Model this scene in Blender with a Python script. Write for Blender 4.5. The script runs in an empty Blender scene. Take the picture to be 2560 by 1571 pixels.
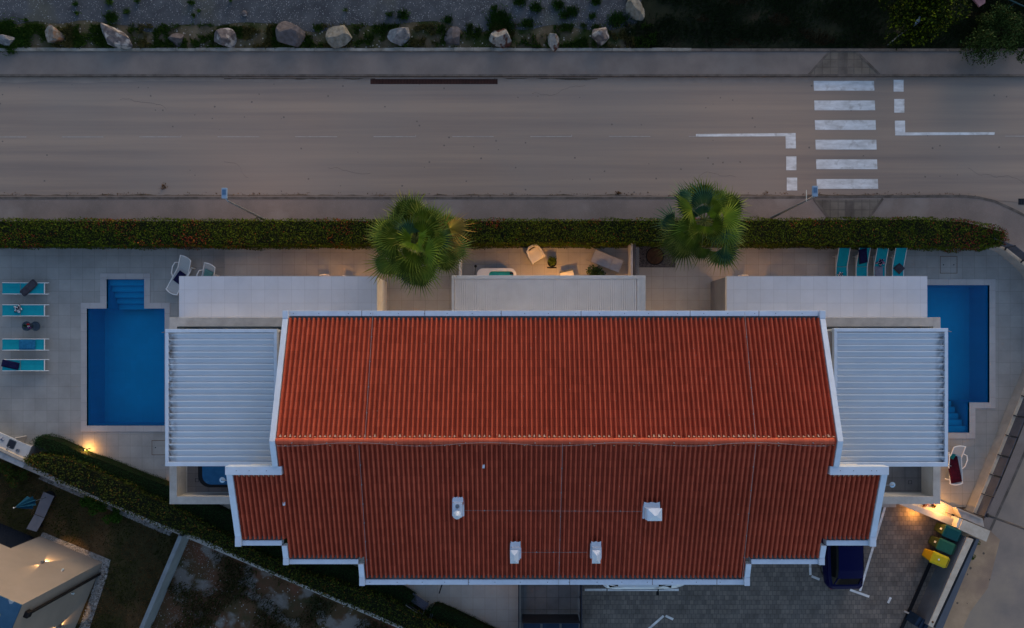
import bpy, math, random
import numpy as np
from mathutils import Vector, noise
R = math.radians
random.seed(7); rng = np.random.default_rng(11)
scene = bpy.context.scene
H, F, CX, CY = 34.6, 1707.0, 1283.0, 862.0          # camera height, focal length and foot point of the drone shot

# ------------------------------------------------------------------ camera, sky, sun, exposure
cam = bpy.data.cameras.new('camera'); camo = bpy.data.objects.new('camera', cam)
scene.collection.objects.link(camo); scene.camera = camo
camo.location = (0, 0, H); cam.sensor_width = 36; cam.lens = 36*F/2560
cam.shift_x = (1280-CX)/2560; cam.shift_y = (CY-785.5)/2560; cam.clip_end = 600
W = bpy.data.worlds.new('World'); scene.world = W; W.use_nodes = True
wn = W.node_tree.nodes; wl = W.node_tree.links
sky = wn.new('ShaderNodeTexSky'); sky.sky_type = 'NISHITA'; sky.sun_disc = False
SUN_EL, SUN_AZ = 11.0, 20.0
sky.sun_elevation = R(SUN_EL); sky.sun_rotation = R(SUN_AZ); sky.altitude = 20
tnt = wn.new('ShaderNodeMix'); tnt.data_type = 'RGBA'; tnt.blend_type = 'MULTIPLY'; tnt.inputs[0].default_value = 1; tnt.inputs[7].default_value = (1, 1, 1.07, 1)
wl.new(sky.outputs[0], tnt.inputs[6]); wl.new(tnt.outputs[2], wn['Background'].inputs[0]); wn['Background'].inputs[1].default_value = 0.15
sl = bpy.data.lights.new('sun', 'SUN'); sl.energy = 0.36; sl.angle = R(40); sl.color = (1, .72, .55)
so = bpy.data.objects.new('sun', sl); scene.collection.objects.link(so)
so.location = (0, 30, 40)
so.rotation_euler = Vector((math.sin(R(SUN_AZ)), math.cos(R(SUN_AZ)), math.tan(R(SUN_EL+1)))).to_track_quat('Z', 'Y').to_euler()
vs = scene.view_settings; vs.view_transform = 'Standard'; vs.look = 'None'; vs.gamma = 1; vs.exposure = .80

# ------------------------------------------------------------------ helpers
def P(px, py, z=0.0):
    return ((px-CX)*(H-z)/F, -(py-CY)*(H-z)/F)
def PL(pts, z=0.0): return [P(a, b, z) for a, b in pts]
def P3(px, py, z): a = P(px, py, z); return (a[0], a[1], z)

MATS = {}
def mat(name, c, rough=.8, c2=None, scale=3, var=.0, bump=0, bscale=30, metal=0, spec=.12, stretch=None, speck=None, emit=0, contrast=(.35, .65), detail=8, c3=None, c3scale=.3, c3rng=(.5, .62), coat=0):
    if name in MATS: return MATS[name]
    m = bpy.data.materials.new(name); m.use_nodes = True; nt = m.node_tree; N = nt.nodes; L = nt.links
    b = N['Principled BSDF']; b.inputs['Roughness'].default_value = rough; b.inputs['Metallic'].default_value = metal
    b.inputs['Specular IOR Level'].default_value = spec; b.inputs['Coat Weight'].default_value = coat
    tc = N.new('ShaderNodeTexCoord'); out = tc.outputs['Object']
    col = None
    if c2 is None and var: c2 = tuple(x*(1-var) for x in c); c = tuple(min(1, x*(1+var)) for x in c)
    if c2 is not None:
        src = out
        if stretch:
            mp = N.new('ShaderNodeMapping'); mp.inputs['Scale'].default_value = stretch; L.new(out, mp.inputs[0]); src = mp.outputs[0]
        n = N.new('ShaderNodeTexNoise'); n.inputs['Scale'].default_value = scale; n.inputs['Detail'].default_value = detail
        n.inputs['Roughness'].default_value = .62; L.new(src, n.inputs[0])
        r = N.new('ShaderNodeValToRGB'); e = r.color_ramp.elements
        e[0].position, e[1].position = contrast; e[0].color = (*c2, 1); e[1].color = (*c, 1)
        L.new(n.outputs[0], r.inputs[0]); col = r.outputs[0]
    else:
        rgb = N.new('ShaderNodeRGB'); rgb.outputs[0].default_value = (*c, 1); col = rgb.outputs[0]
    if c3 is not None:
        n = N.new('ShaderNodeTexNoise'); n.inputs['Scale'].default_value = c3scale; n.inputs['Detail'].default_value = 7; L.new(out, n.inputs[0])
        mr = N.new('ShaderNodeMapRange'); mr.inputs[1].default_value, mr.inputs[2].default_value = c3rng; L.new(n.outputs[0], mr.inputs[0])
        mx = N.new('ShaderNodeMix'); mx.data_type = 'RGBA'; L.new(mr.outputs[0], mx.inputs[0]); L.new(col, mx.inputs[6]); mx.inputs[7].default_value = (*c3, 1); col = mx.outputs[2]
    if speck:
        sc, thr, scol = speck
        v = N.new('ShaderNodeTexVoronoi'); v.inputs['Scale'].default_value = sc; L.new(out, v.inputs[0])
        mt = N.new('ShaderNodeMath'); mt.operation = 'LESS_THAN'; mt.inputs[1].default_value = thr
        sp = N.new('ShaderNodeSeparateColor'); L.new(v.outputs['Color'], sp.inputs[0]); L.new(sp.outputs[0], mt.inputs[0])
        d = N.new('ShaderNodeMath'); d.operation = 'LESS_THAN'; d.inputs[1].default_value = .38; L.new(v.outputs['Distance'], d.inputs[0])
        mu = N.new('ShaderNodeMath'); mu.operation = 'MULTIPLY'; L.new(mt.outputs[0], mu.inputs[0]); L.new(d.outputs[0], mu.inputs[1])
        mx = N.new('ShaderNodeMix'); mx.data_type = 'RGBA'; L.new(mu.outputs[0], mx.inputs[0]); L.new(col, mx.inputs[6]); mx.inputs[7].default_value = (*scol, 1); col = mx.outputs[2]
    L.new(col, b.inputs['Base Color'])
    if bump:
        n = N.new('ShaderNodeTexNoise'); n.inputs['Scale'].default_value = bscale; n.inputs['Detail'].default_value = 5; L.new(out, n.inputs[0])
        bp = N.new('ShaderNodeBump'); bp.inputs['Strength'].default_value = bump; bp.inputs['Distance'].default_value = .02
        L.new(n.outputs[0], bp.inputs['Height']); L.new(bp.outputs[0], b.inputs['Normal'])
    if emit:
        b.inputs['Emission Color'].default_value = (*c, 1); b.inputs['Emission Strength'].default_value = emit
    MATS[name] = m; return m

def tilemat(name, c1, c2, joint, w=.6, h=.6, off=0, mortar=.006, rough=.7, noise_amt=.25, loc=(0, 0, 0), bias=0, rot=0, nscale=.8):
    m = bpy.data.materials.new(name); m.use_nodes = True; nt = m.node_tree; N = nt.nodes; L = nt.links
    b = N['Principled BSDF']; b.inputs['Roughness'].default_value = rough; b.inputs['Specular IOR Level'].default_value = .08
    tc = N.new('ShaderNodeTexCoord'); mp = N.new('ShaderNodeMapping'); mp.inputs['Location'].default_value = loc; mp.inputs['Rotation'].default_value = (0, 0, rot)
    L.new(tc.outputs['Object'], mp.inputs[0])
    br = N.new('ShaderNodeTexBrick'); br.offset = off; br.inputs['Scale'].default_value = 1; br.inputs['Brick Width'].default_value = w
    br.inputs['Row Height'].default_value = h; br.inputs['Mortar Size'].default_value = mortar; br.inputs['Mortar Smooth'].default_value = .1; br.inputs['Bias'].default_value = bias
    br.inputs['Color1'].default_value = (*c1, 1); br.inputs['Color2'].default_value = (*c2, 1); br.inputs['Mortar'].default_value = (*joint, 1)
    L.new(mp.outputs[0], br.inputs[0])
    n = N.new('ShaderNodeTexNoise'); n.inputs['Scale'].default_value = nscale; n.inputs['Detail'].default_value = 9; n.inputs['Roughness'].default_value = .65; L.new(tc.outputs['Object'], n.inputs[0])
    mr = N.new('ShaderNodeMapRange'); mr.inputs[1].default_value = .3; mr.inputs[2].default_value = .7; mr.inputs[3].default_value = 1-noise_amt; mr.inputs[4].default_value = 1+noise_amt*.6
    L.new(n.outputs[0], mr.inputs[0])
    mx = N.new('ShaderNodeMix'); mx.data_type = 'RGBA'; mx.blend_type = 'MULTIPLY'; mx.inputs[0].default_value = 1
    L.new(br.outputs[0], mx.inputs[6]); L.new(mr.outputs[0], mx.inputs[7]); L.new(mx.outputs[2], b.inputs['Base Color'])
    bp = N.new('ShaderNodeBump'); bp.inputs['Strength'].default_value = .4; bp.inputs['Distance'].default_value = .01; bp.invert = True
    L.new(br.outputs[1], bp.inputs['Height']); L.new(bp.outputs[0], b.inputs['Normal'])
    return m

def tintmat(name, rough=.6, spec=.25, trans=0):
    m = bpy.data.materials.new(name); m.use_nodes = True; nt = m.node_tree; b = nt.nodes['Principled BSDF']
    a = nt.nodes.new('ShaderNodeAttribute'); a.attribute_name = 'tint'
    nt.links.new(a.outputs[0], b.inputs['Base Color']); b.inputs['Roughness'].default_value = rough; b.inputs['Specular IOR Level'].default_value = spec
    return m

COL = scene.collection
def root_loc(o):
    v = Vector((0, 0, 0))
    while o is not None: v += o.location; o = o.parent
    return v
def tag(o, label=None, cat=None, group=None, kind=None):
    if label: o['label'] = label
    if cat: o['category'] = cat
    if group: o['group'] = group
    if kind: o['kind'] = kind
    return o
def thing(name, loc, label, cat, group=None, rz=0):
    o = bpy.data.objects.new(name, None); COL.objects.link(o); o.location = loc; o.rotation_euler = (0, 0, rz); o.empty_display_size = .3
    return tag(o, label, cat, group)
def copy_tree(o, parent=None):
    c = o.copy(); COL.objects.link(c); c.parent = parent
    for ch in list(o.children): copy_tree(ch, c)
    return c

class MB:
    def __init__(s): s.v = []; s.f = []
    def add(s, v, f):
        n = len(s.v); s.v += [tuple(p) for p in v]; s.f += [tuple(i+n for i in q) for q in f]; return s
    def box(s, x0, y0, z0, x1, y1, z1):
        return s.add([(x0, y0, z0), (x1, y0, z0), (x1, y1, z0), (x0, y1, z0), (x0, y0, z1), (x1, y0, z1), (x1, y1, z1), (x0, y1, z1)],
                     [(3, 2, 1, 0), (4, 5, 6, 7), (0, 1, 5, 4), (1, 2, 6, 5), (2, 3, 7, 6), (3, 0, 4, 7)])
    def obox(s, cx, cy, z0, z1, L, Wd, a=0):
        c, d = math.cos(a), math.sin(a)
        p = [(cx+x*c-y*d, cy+x*d+y*c) for x, y in ((-L/2, -Wd/2), (L/2, -Wd/2), (L/2, Wd/2), (-L/2, Wd/2))]
        return s.prism(p, z0, z1)
    def prism(s, poly, z0, z1, top=None):
        n = len(poly)
        ar = sum(poly[i][0]*poly[(i+1) % n][1]-poly[(i+1) % n][0]*poly[i][1] for i in range(n))
        if ar < 0: poly = poly[::-1]; top = top[::-1] if top else None
        t = top or poly
        v = [(a, b, z0) for a, b in poly]+[(a, b, z1) for a, b in t]
        return s.add(v, [tuple(range(n-1, -1, -1)), tuple(range(n, 2*n))]+[(i, (i+1) % n, n+(i+1) % n, n+i) for i in range(n)])
    def sheet(s, poly, z):
        n = len(poly)
        ar = sum(poly[i][0]*poly[(i+1) % n][1]-poly[(i+1) % n][0]*poly[i][1] for i in range(n))
        if ar < 0: poly = poly[::-1]
        return s.add([(a, b, z) for a, b in poly], [tuple(range(n))])
    def strip(s, a, b):                                   # quad strip between two 3D polylines
        n = len(a); return s.add(list(a)+list(b), [(i, i+1, n+i+1, n+i) for i in range(n-1)])
    def tube(s, pts, r, n=8, caps=True):
        pts = [Vector(p) for p in pts]; rs = r if isinstance(r, (list, tuple)) else [r]*len(pts); rings = []; up0 = None
        for i, p in enumerate(pts):
            d = (pts[min(i+1, len(pts)-1)]-pts[max(i-1, 0)]).normalized()
            ref = Vector((0, 0, 1)) if abs(d.z) < .9 else Vector((1, 0, 0))
            u = d.cross(ref).normalized(); w = u.cross(d).normalized()
            rings.append([tuple(p+(u*math.cos(2*math.pi*k/n)+w*math.sin(2*math.pi*k/n))*rs[i]) for k in range(n)])
        v = [q for g in rings for q in g]; f = []
        for i in range(len(pts)-1):
            for k in range(n): f.append((i*n+k, i*n+(k+1) % n, (i+1)*n+(k+1) % n, (i+1)*n+k))
        if caps: f += [tuple(range(n)), tuple((len(pts)-1)*n+k for k in range(n-1, -1, -1))]
        return s.add(v, f)
    def lathe(s, cx, cy, prof, n=20, caps=True, sx=1, sy=1):
        v = [(cx+r*math.cos(2*math.pi*k/n)*sx, cy+r*math.sin(2*math.pi*k/n)*sy, z) for r, z in prof for k in range(n)]; f = []
        for i in range(len(prof)-1):
            for k in range(n): f.append((i*n+k, i*n+(k+1) % n, (i+1)*n+(k+1) % n, (i+1)*n+k))
        if caps: f += [tuple(range(n-1, -1, -1)), tuple((len(prof)-1)*n+k for k in range(n))]
        return s.add(v, f)
    def build(s, name, m, parent=None, smooth=False, bevel=0, label=None, cat=None, group=None, kind=None, tint=None, keep=False, seg=2):
        me = bpy.data.meshes.new(name)
        v = s.v
        if parent is not None: off = root_loc(parent)
        elif kind == 'structure' or keep: off = Vector((0, 0, 0))
        else:
            a = np.array(v); off = Vector(((a[:, 0].min()+a[:, 0].max())/2, (a[:, 1].min()+a[:, 1].max())/2, a[:, 2].min()))
        if off.length > 0: v = [(p[0]-off.x, p[1]-off.y, p[2]-off.z) for p in v]
        me.from_pydata(v, [], s.f); me.update()
        if isinstance(m, (list, tuple)):
            for q in m: me.materials.append(q)
        else: me.materials.append(m)
        if smooth: me.polygons.foreach_set('use_smooth', [True]*len(me.polygons))
        if tint is not None:
            ca = me.color_attributes.new('tint', 'FLOAT_COLOR', 'POINT')
            ca.data.foreach_set('color', np.concatenate([np.asarray(tint, float), np.ones((len(tint), 1))], 1).ravel())
        o = bpy.data.objects.new(name, me); COL.objects.link(o)
        if parent is not None: o.parent = parent
        else: o.location = off
        if bevel:
            bm = o.modifiers.new('bevel', 'BEVEL'); bm.width = bevel; bm.segments = seg; bm.limit_method = 'ANGLE'
        return tag(o, label, cat, group, kind)

def holed(rect, holes, z, planes=()):
    """flat sheet over rect with rectangular holes, trimmed by half planes (point, outward normal)"""
    x0, y0, x1, y1 = rect
    xs = sorted({x0, x1, *[h[i] for h in holes for i in (0, 2)]}); ys = sorted({y0, y1, *[h[i] for h in holes for i in (1, 3)]})
    m = MB()
    for a, b in zip(xs, xs[1:]):
        for c, d in zip(ys, ys[1:]):
            if a < x0 or b > x1 or c < y0 or d > y1: continue
            mx, my = (a+b)/2, (c+d)/2
            if any(h[0] < mx < h[2] and h[1] < my < h[3] for h in holes): continue
            poly = [(a, c), (b, c), (b, d), (a, d)]
            for (qx, qy), (nx, ny) in planes:
                new = []
                for i in range(len(poly)):
                    p, q = poly[i], poly[(i+1) % len(poly)]
                    dp = (p[0]-qx)*nx+(p[1]-qy)*ny; dq = (q[0]-qx)*nx+(q[1]-qy)*ny
                    if dp <= 0: new.append(p)
                    if (dp <= 0) != (dq <= 0):
                        t = dp/(dp-dq); new.append((p[0]+(q[0]-p[0])*t, p[1]+(q[1]-p[1])*t))
                poly = new
                if len(poly) < 3: break
            if len(poly) >= 3: m.sheet(poly, z)
    return m

def lerp(a, b, t): return a+(b-a)*t
def along(pts, u):                                         # point at fraction u of a polyline
    d = [0]
    for a, b in zip(pts, pts[1:]): d.append(d[-1]+math.dist(a, b))
    t = u*d[-1]
    for i in range(len(pts)-1):
        if t <= d[i+1] or i == len(pts)-2:
            k = (t-d[i])/max(1e-9, d[i+1]-d[i]); return tuple(lerp(pts[i][j], pts[i+1][j], k) for j in range(len(pts[0])))

def leaves(pts, nrm, size, cols, asp=.45, up=.5, seed=1):
    """rhombic leaves at pts, facing roughly nrm; returns MB and tint array"""
    g = np.random.default_rng(seed); n = len(pts); pts = np.asarray(pts, float); nrm = np.asarray(nrm, float)
    d = g.normal(size=(n, 3)); d[:, 2] = np.abs(d[:, 2])*.6; d += nrm*up; d /= np.linalg.norm(d, axis=1)[:, None]
    r = g.normal(size=(n, 3)); s_ = np.cross(d, r); s_ /= np.linalg.norm(s_, axis=1)[:, None]+1e-9
    L = (size*(.6+.8*g.random(n)))[:, None]; t = np.cross(s_, d)
    ax = d*.55+t*.85; ax /= np.linalg.norm(ax, axis=1)[:, None]
    a = pts; b = pts+ax*L*.5+s_*L*asp*.5; c = pts+ax*L; e = pts+ax*L*.5-s_*L*asp*.5
    v = np.stack([a, b, c, e], 1).reshape(-1, 3)
    m = MB(); m.v = [tuple(x) for x in v.tolist()]; m.f = [(4*i, 4*i+1, 4*i+2, 4*i+3) for i in range(n)]
    return m, np.repeat(np.asarray(cols, float), 4, axis=0)

LEAF = tintmat('leaf', .65, .04); GRASSM = tintmat('grass_blade', .8, .03)

# ------------------------------------------------------------------ materials
M = {}
M['asphalt'] = mat('asphalt', (.35, .26, .20), .9, (.245, .19, .16), 1.0, stretch=(.035, 1.3, 1), bump=.25, bscale=60, c3=(.27, .23, .20), c3scale=.09, c3rng=(.45, .8), speck=(8, .006, (.16, .13, .115)))
M['side_road'] = mat('side_road_asphalt', (.30, .235, .19), .9, (.215, .175, .15), .5, bump=.25, bscale=60, c3=(.30, .235, .17), c3scale=.25, c3rng=(.45, .7))
M['walk'] = mat('sidewalk_asphalt', (.245, .19, .165), .9, (.185, .148, .13), .55, bump=.3, bscale=50, speck=(60, .12, (.30, .27, .25)), c3=(.30, .26, .235), c3scale=.35, c3rng=(.55, .78))
M['walk_top'] = mat('far_sidewalk_asphalt', (.215, .178, .158), .9, (.155, .132, .12), .6, bump=.3, bscale=50, speck=(60, .12, (.19, .175, .165)), c3=(.18, .165, .155), c3scale=.3, c3rng=(.55, .8))
M['kerb'] = mat('kerb_stone', (.15, .125, .11), .85, (.085, .07, .06), 2.5, bump=.3)
M['kerb_pale'] = mat('pale_kerb', (.32, .30, .27), .85, (.15, .14, .12), 1.6, bump=.3)
M['gravel'] = mat('blue_gravel', (.085, .090, .098), .95, (.05, .053, .06), 1.2, bump=.6, bscale=35, speck=(22, .12, (.34, .34, .34)), c3=(.10, .10, .075), c3scale=.35, c3rng=(.55, .75))
M['dirt'] = mat('verge_soil', (.17, .13, .085), .95, (.075, .06, .035), 1.6, bump=.6, bscale=18, speck=(9, .10, (.34, .30, .26)), c3=(.03, .04, .012), c3scale=.8, c3rng=(.45, .6))
M['grass_soil'] = mat('lawn_soil', (.022, .024, .012), .95, (.012, .015, .008), 1.3, bump=.5, bscale=22, c3=(.05, .032, .02), c3scale=.5, c3rng=(.55, .75))
M['lawn'] = mat('lawn_turf', (.055, .045, .018), .95, (.030, .028, .012), 2.2, bump=.6, bscale=25, c3=(.14, .08, .04), c3scale=.35, c3rng=(.5, .72))
M['scrub'] = mat('scrub_soil', (.13, .055, .032), .95, (.045, .045, .02), .55, bump=.6, bscale=16, c3=(.19, .165, .145), c3scale=.8, c3rng=(.52, .60), speck=(12, .07, (.30, .27, .24)))
M['sand'] = mat('roadside_sand', (.42, .285, .18), .95, (.31, .21, .135), 1.3, bump=.5, bscale=20, speck=(6, .05, (.12, .09, .07)), c3=(.24, .16, .12), c3scale=.4, c3rng=(.5, .7))
M['pebble'] = mat('white_pebbles', (.42, .40, .38), .9, (.10, .10, .10), 9, bump=.8, bscale=14, detail=3)
M['dark_pebble'] = mat('dark_pebbles', (.15, .13, .13), .9, (.03, .027, .03), 13, bump=.8, bscale=20, detail=3)
M['white_line'] = mat('road_paint', (.78, .76, .75), .8, (.56, .53, .51), 3.0, bump=.1, stretch=(.5, 1.6, 1), c3=(.40, .36, .33), c3scale=2.6, c3rng=(.55, .75))
M['faint_line'] = mat('worn_paint', (.47, .42, .38), .85, (.33, .28, .25), 3)
M['render'] = mat('white_render', (.62, .60, .57), .85, (.50, .48, .45), 1.2, bump=.12, bscale=60)
M['stone'] = mat('pale_stone', (.49, .445, .405), .75, (.38, .34, .31), 2.2, bump=.1, bscale=30, detail=10)
M['cream_stone'] = mat('cream_stone', (.55, .47, .38), .75, (.44, .365, .29), 3, bump=.1)
M['trim'] = mat('white_sheet_metal', (.58, .65, .75), .42, (.51, .57, .66), 2.5, spec=.5, metal=.15)
M['trim_grey'] = mat('grey_gutter', (.16, .17, .17), .6, (.09, .095, .09), 2)
M['rust'] = mat('rust_joint', (.16, .075, .035), .8, (.08, .04, .02), 9)
M['white_pl'] = mat('white_plastic', (.68, .67, .66), .45, var=.05)
M['cream_pl'] = mat('cream_plastic', (.66, .60, .50), .5, var=.05)
M['white_metal'] = mat('white_painted_metal', (.72, .70, .68), .4, var=.05)
M['sling_grey'] = mat('grey_mesh_fabric', (.40, .40, .39), .8, (.33, .33, .33), 30)
M['teal'] = mat('turquoise_sling', (.005, .30, .36), .75, (.004, .235, .29), 1.5, bump=.1, bscale=80)
M['navy'] = mat('navy_towel', (.012, .013, .055), .95, (.006, .006, .03), 12, bump=.4)
M['charcoal'] = mat('charcoal_towel', (.065, .06, .075), .95, (.035, .033, .042), 9, bump=.4)
M['blue_towel'] = mat('blue_towel', (.02, .16, .30), .95, (.01, .11, .22), 9, bump=.4)
M['grey_towel'] = mat('grey_towel', (.20, .20, .25), .95, (.15, .15, .20), 9, bump=.4)
M['burgundy'] = mat('burgundy_towel', (.06, .004, .012), .95, (.03, .002, .007), 7, bump=.4)
M['green_book'] = mat('green_cloth', (.01, .17, .15), .8, (.008, .12, .11), 6)
M['bw'] = mat('black_white_print', (.62, .62, .66), .95, (.01, .01, .02), 17, contrast=(.47, .52), detail=1)
M['floral'] = mat('floral_print', (.55, .50, .60), .95, (.012, .01, .04), 13, contrast=(.52, .56), detail=1, c3=(.30, .02, .10), c3scale=9, c3rng=(.55, .58))
M['dark_metal'] = mat('anthracite_metal', (.026, .030, .042), .5, var=.15, metal=.2)
M['fence_panel'] = mat('grey_fence_panel', (.085, .09, .115), .45, (.06, .065, .085), 2)
M['grey_wall'] = mat('grey_render', (.115, .125, .150), .8, (.085, .095, .115), .8)
M['black'] = mat('black_plastic', (.012, .012, .014), .6)
M['rubber'] = mat('tyre_rubber', (.015, .015, .015), .85)
M['glass'] = mat('dark_glass', (.003, .004, .006), .25, spec=.08)
M['galv'] = mat('galvanised_steel', (.30, .31, .33), .45, (.22, .23, .25), 6, metal=.6)
M['lamp_head'] = mat('lamp_head_blue_grey', (.22, .30, .40), .5, var=.08)
M['lamp_panel'] = mat('lamp_lid_blue', (.07, .14, .24), .5)
M['glow'] = mat('warm_lamp_glass', (1, .50, .12), .4, emit=2.5)
M['trunk'] = mat('palm_trunk', (.13, .085, .055), .95, (.05, .033, .022), 9, bump=.9, bscale=14)
M['bark'] = mat('bark', (.09, .065, .045), .95, (.04, .03, .02), 8, bump=.7)
M['core'] = mat('dense_twigs', (.010, .012, .005), 1.0)
M['terracotta_pot'] = mat('rusty_ring', (.10, .05, .03), .9, (.05, .028, .02), 5)
def roofmat():
    m = bpy.data.materials.new('terracotta_roof_tile'); m.use_nodes = True; N = m.node_tree.nodes; L = m.node_tree.links; b = N['Principled BSDF']
    b.inputs['Roughness'].default_value = .72; b.inputs['Specular IOR Level'].default_value = .08
    tc = N.new('ShaderNodeTexCoord'); v = N.new('ShaderNodeTexBrick'); v.inputs['Scale'].default_value = 1; v.inputs['Brick Width'].default_value = .195; v.inputs['Row Height'].default_value = .33
    v.offset = 0; v.inputs['Mortar Size'].default_value = .004; v.inputs['Color1'].default_value = (.475, .098, .053, 1); v.inputs['Color2'].default_value = (.385, .075, .041, 1); v.inputs['Mortar'].default_value = (.2, .03, .02, 1)
    mp = N.new('ShaderNodeMapping'); mp.inputs['Location'].default_value = (1.6-.02, .23, 0); L.new(tc.outputs['Object'], mp.inputs[0]); L.new(mp.outputs[0], v.inputs[0])
    n = N.new('ShaderNodeTexNoise'); n.inputs['Scale'].default_value = .35; n.inputs['Detail'].default_value = 8; L.new(tc.outputs['Object'], n.inputs[0])
    mr = N.new('ShaderNodeMapRange'); mr.inputs[1].default_value = .3; mr.inputs[2].default_value = .7; mr.inputs[3].default_value = .9; mr.inputs[4].default_value = 1.08; L.new(n.outputs[0], mr.inputs[0])
    mx = N.new('ShaderNodeMix'); mx.data_type = 'RGBA'; mx.blend_type = 'MULTIPLY'; mx.inputs[0].default_value = 1; L.new(v.outputs[0], mx.inputs[6]); L.new(mr.outputs[0], mx.inputs[7])
    sv = N.new('ShaderNodeTexVoronoi'); sv.inputs['Scale'].default_value = 2.2; L.new(tc.outputs['Object'], sv.inputs[0])
    lt = N.new('ShaderNodeMath'); lt.operation = 'LESS_THAN'; lt.inputs[1].default_value = .045; L.new(sv.outputs['Distance'], lt.inputs[0])
    m2 = N.new('ShaderNodeMix'); m2.data_type = 'RGBA'; L.new(lt.outputs[0], m2.inputs[0]); L.new(mx.outputs[2], m2.inputs[6]); m2.inputs[7].default_value = (.45, .3, .24, 1)
    L.new(m2.outputs[2], b.inputs['Base Color']); return m
M['rooftile'] = roofmat()
M['mortar'] = mat('ridge_mortar', (.36, .25, .19), .9)
DZ = .15
ox, oy = P(28, 640, DZ)
M['deck'] = tilemat('beige_deck_tiles', (.335, .32, .30), (.305, .29, .27), (.20, .185, .17), loc=(-ox, -oy, 0), mortar=.006, noise_amt=.18)
M['deck_warm'] = tilemat('terrace_tiles', (.40, .37, .335), (.37, .34, .31), (.25, .225, .20), loc=(-ox+.1, -oy-.15, 0), mortar=.006, noise_amt=.14)
M['roof_slab'] = tilemat('pale_roof_tiles', (.52, .54, .60), (.49, .51, .57), (.36, .37, .42), w=.62, h=.62, mortar=.006, noise_amt=.08, loc=(0, -.35, 0))
M['coping'] = tilemat('pool_coping_stone', (.43, .40, .39), (.40, .37, .36), (.27, .25, .24), w=.9, h=.9, mortar=.006, noise_amt=.15)
M['dark_tiles'] = tilemat('slate_tiles', (.175, .175, .18), (.155, .155, .16), (.08, .08, .085), w=.6, h=.6, mortar=.01, noise_amt=.3, loc=(.1, .2, 0))
M['pavers'] = tilemat('grey_pavers', (.20, .165, .14), (.13, .112, .10), (.085, .075, .066), w=.21, h=.235, off=.5, mortar=.010, noise_amt=.3, nscale=1.3)
M['ramp_paver'] = tilemat('ramp_pavers', (.185, .157, .13), (.16, .135, .115), (.125, .105, .09), w=.4, h=.4, mortar=.02, noise_amt=.4)
M['pool_tile'] = tilemat('blue_pool_tiles', (.002, .56, .78), (.002, .53, .75), (.002, .50, .71), w=.3, h=.3, mortar=.004, noise_amt=.06)
def watermat(name, tint):
    m = bpy.data.materials.new(name); m.use_nodes = True; N = m.node_tree.nodes; L = m.node_tree.links; N.remove(N['Principled BSDF'])
    t = N.new('ShaderNodeBsdfTransparent'); t.inputs[0].default_value = (*tint, 1); g = N.new('ShaderNodeBsdfGlossy'); g.inputs['Roughness'].default_value = .04
    fr = N.new('ShaderNodeFresnel'); fr.inputs[0].default_value = 1.33; mx = N.new('ShaderNodeMixShader')
    n = N.new('ShaderNodeTexNoise'); n.inputs['Scale'].default_value = 2.5; bp = N.new('ShaderNodeBump'); bp.inputs['Strength'].default_value = .08; L.new(n.outputs[0], bp.inputs['Height'])
    L.new(bp.outputs[0], g.inputs['Normal']); L.new(fr.outputs[0], mx.inputs[0]); L.new(t.outputs[0], mx.inputs[1]); L.new(g.outputs[0], mx.inputs[2]); L.new(mx.outputs[0], N['Material Output'].inputs[0]); return m
M['water'] = watermat('pool_water', (.55, .82, .93))
def clearglass():
    m = bpy.data.materials.new('clear_glass'); m.use_nodes = True; N = m.node_tree.nodes; L = m.node_tree.links; N.remove(N['Principled BSDF'])
    t = N.new('ShaderNodeBsdfTransparent'); t.inputs[0].default_value = (.75, .8, .85, 1); g = N.new('ShaderNodeBsdfGlossy'); g.inputs['Roughness'].default_value = .05
    mx = N.new('ShaderNodeMixShader'); mx.inputs[0].default_value = .15; L.new(t.outputs[0], mx.inputs[1]); L.new(g.outputs[0], mx.inputs[2]); L.new(mx.outputs[0], N['Material Output'].inputs[0]); return m
M['clear'] = clearglass()

# ------------------------------------------------------------------ setting: ground, road, pavements
def rect(px0, py0, px1, py1, z): a = P(px0, py1, z); b = P(px1, py0, z); return (a[0], a[1], b[0], b[1])
PLw = rect(217.5, 772, 412, 1064.5, DZ); PLs = rect(267, 698.7, 361, 772, DZ)         # left pool basin and its step bay
PRw = rect(2268, 713.4, 2473, 1006.5, DZ); PRs = rect(2300, 1006.5, 2423, 1082, DZ)
PRs = (PRw[0], PRs[1], PRs[2], PRs[3])
holes = [PLw, PLs, PRw, PRs]
holed((-120, -120, 120, 120), holes, -.03).build('ground', M['dirt'], kind='structure')
Yk0 = P(0, 191, 0)[1]; Yk1 = P(0, 490, 0)[1]                                          # far kerb, near kerb of the road
curve = [(2208, 490), (2324, 489), (2404, 489), (2444, 493), (2483, 502), (2510, 514), (2536, 526), (2562, 540), (2610, 570), (2660, 620), (2690, 690), (2690, 790), (2660, 890), (2622, 990), (2539, 1180), (2474, 1326)]
MB().sheet([(-60, Yk0-.02), (60, Yk0+.14), (60, Yk1-2.5), P(2330, 492), (-60, P(0, 494)[1])], 0).build('road', M['asphalt'], kind='structure')
MB().sheet([(60, Yk1-2.45), P(2330, 493)]+[P(a-4, b+4) for a, b in curve[2:]]+[P(2440, 1420), P(2340, 1640), P(2240, 2000), (60, -24)], -.004).build('side_road', M['side_road'], kind='structure')
MB().sheet(PL([(2300, 1245), (2520, 1225), (2478, 1330), (2500, 1350), (2470, 1470), (2425, 1530), (2395, 1600), (2330, 1800), (2200, 1800)]), .004).build('sand_verge', M['sand'], kind='structure')
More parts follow.
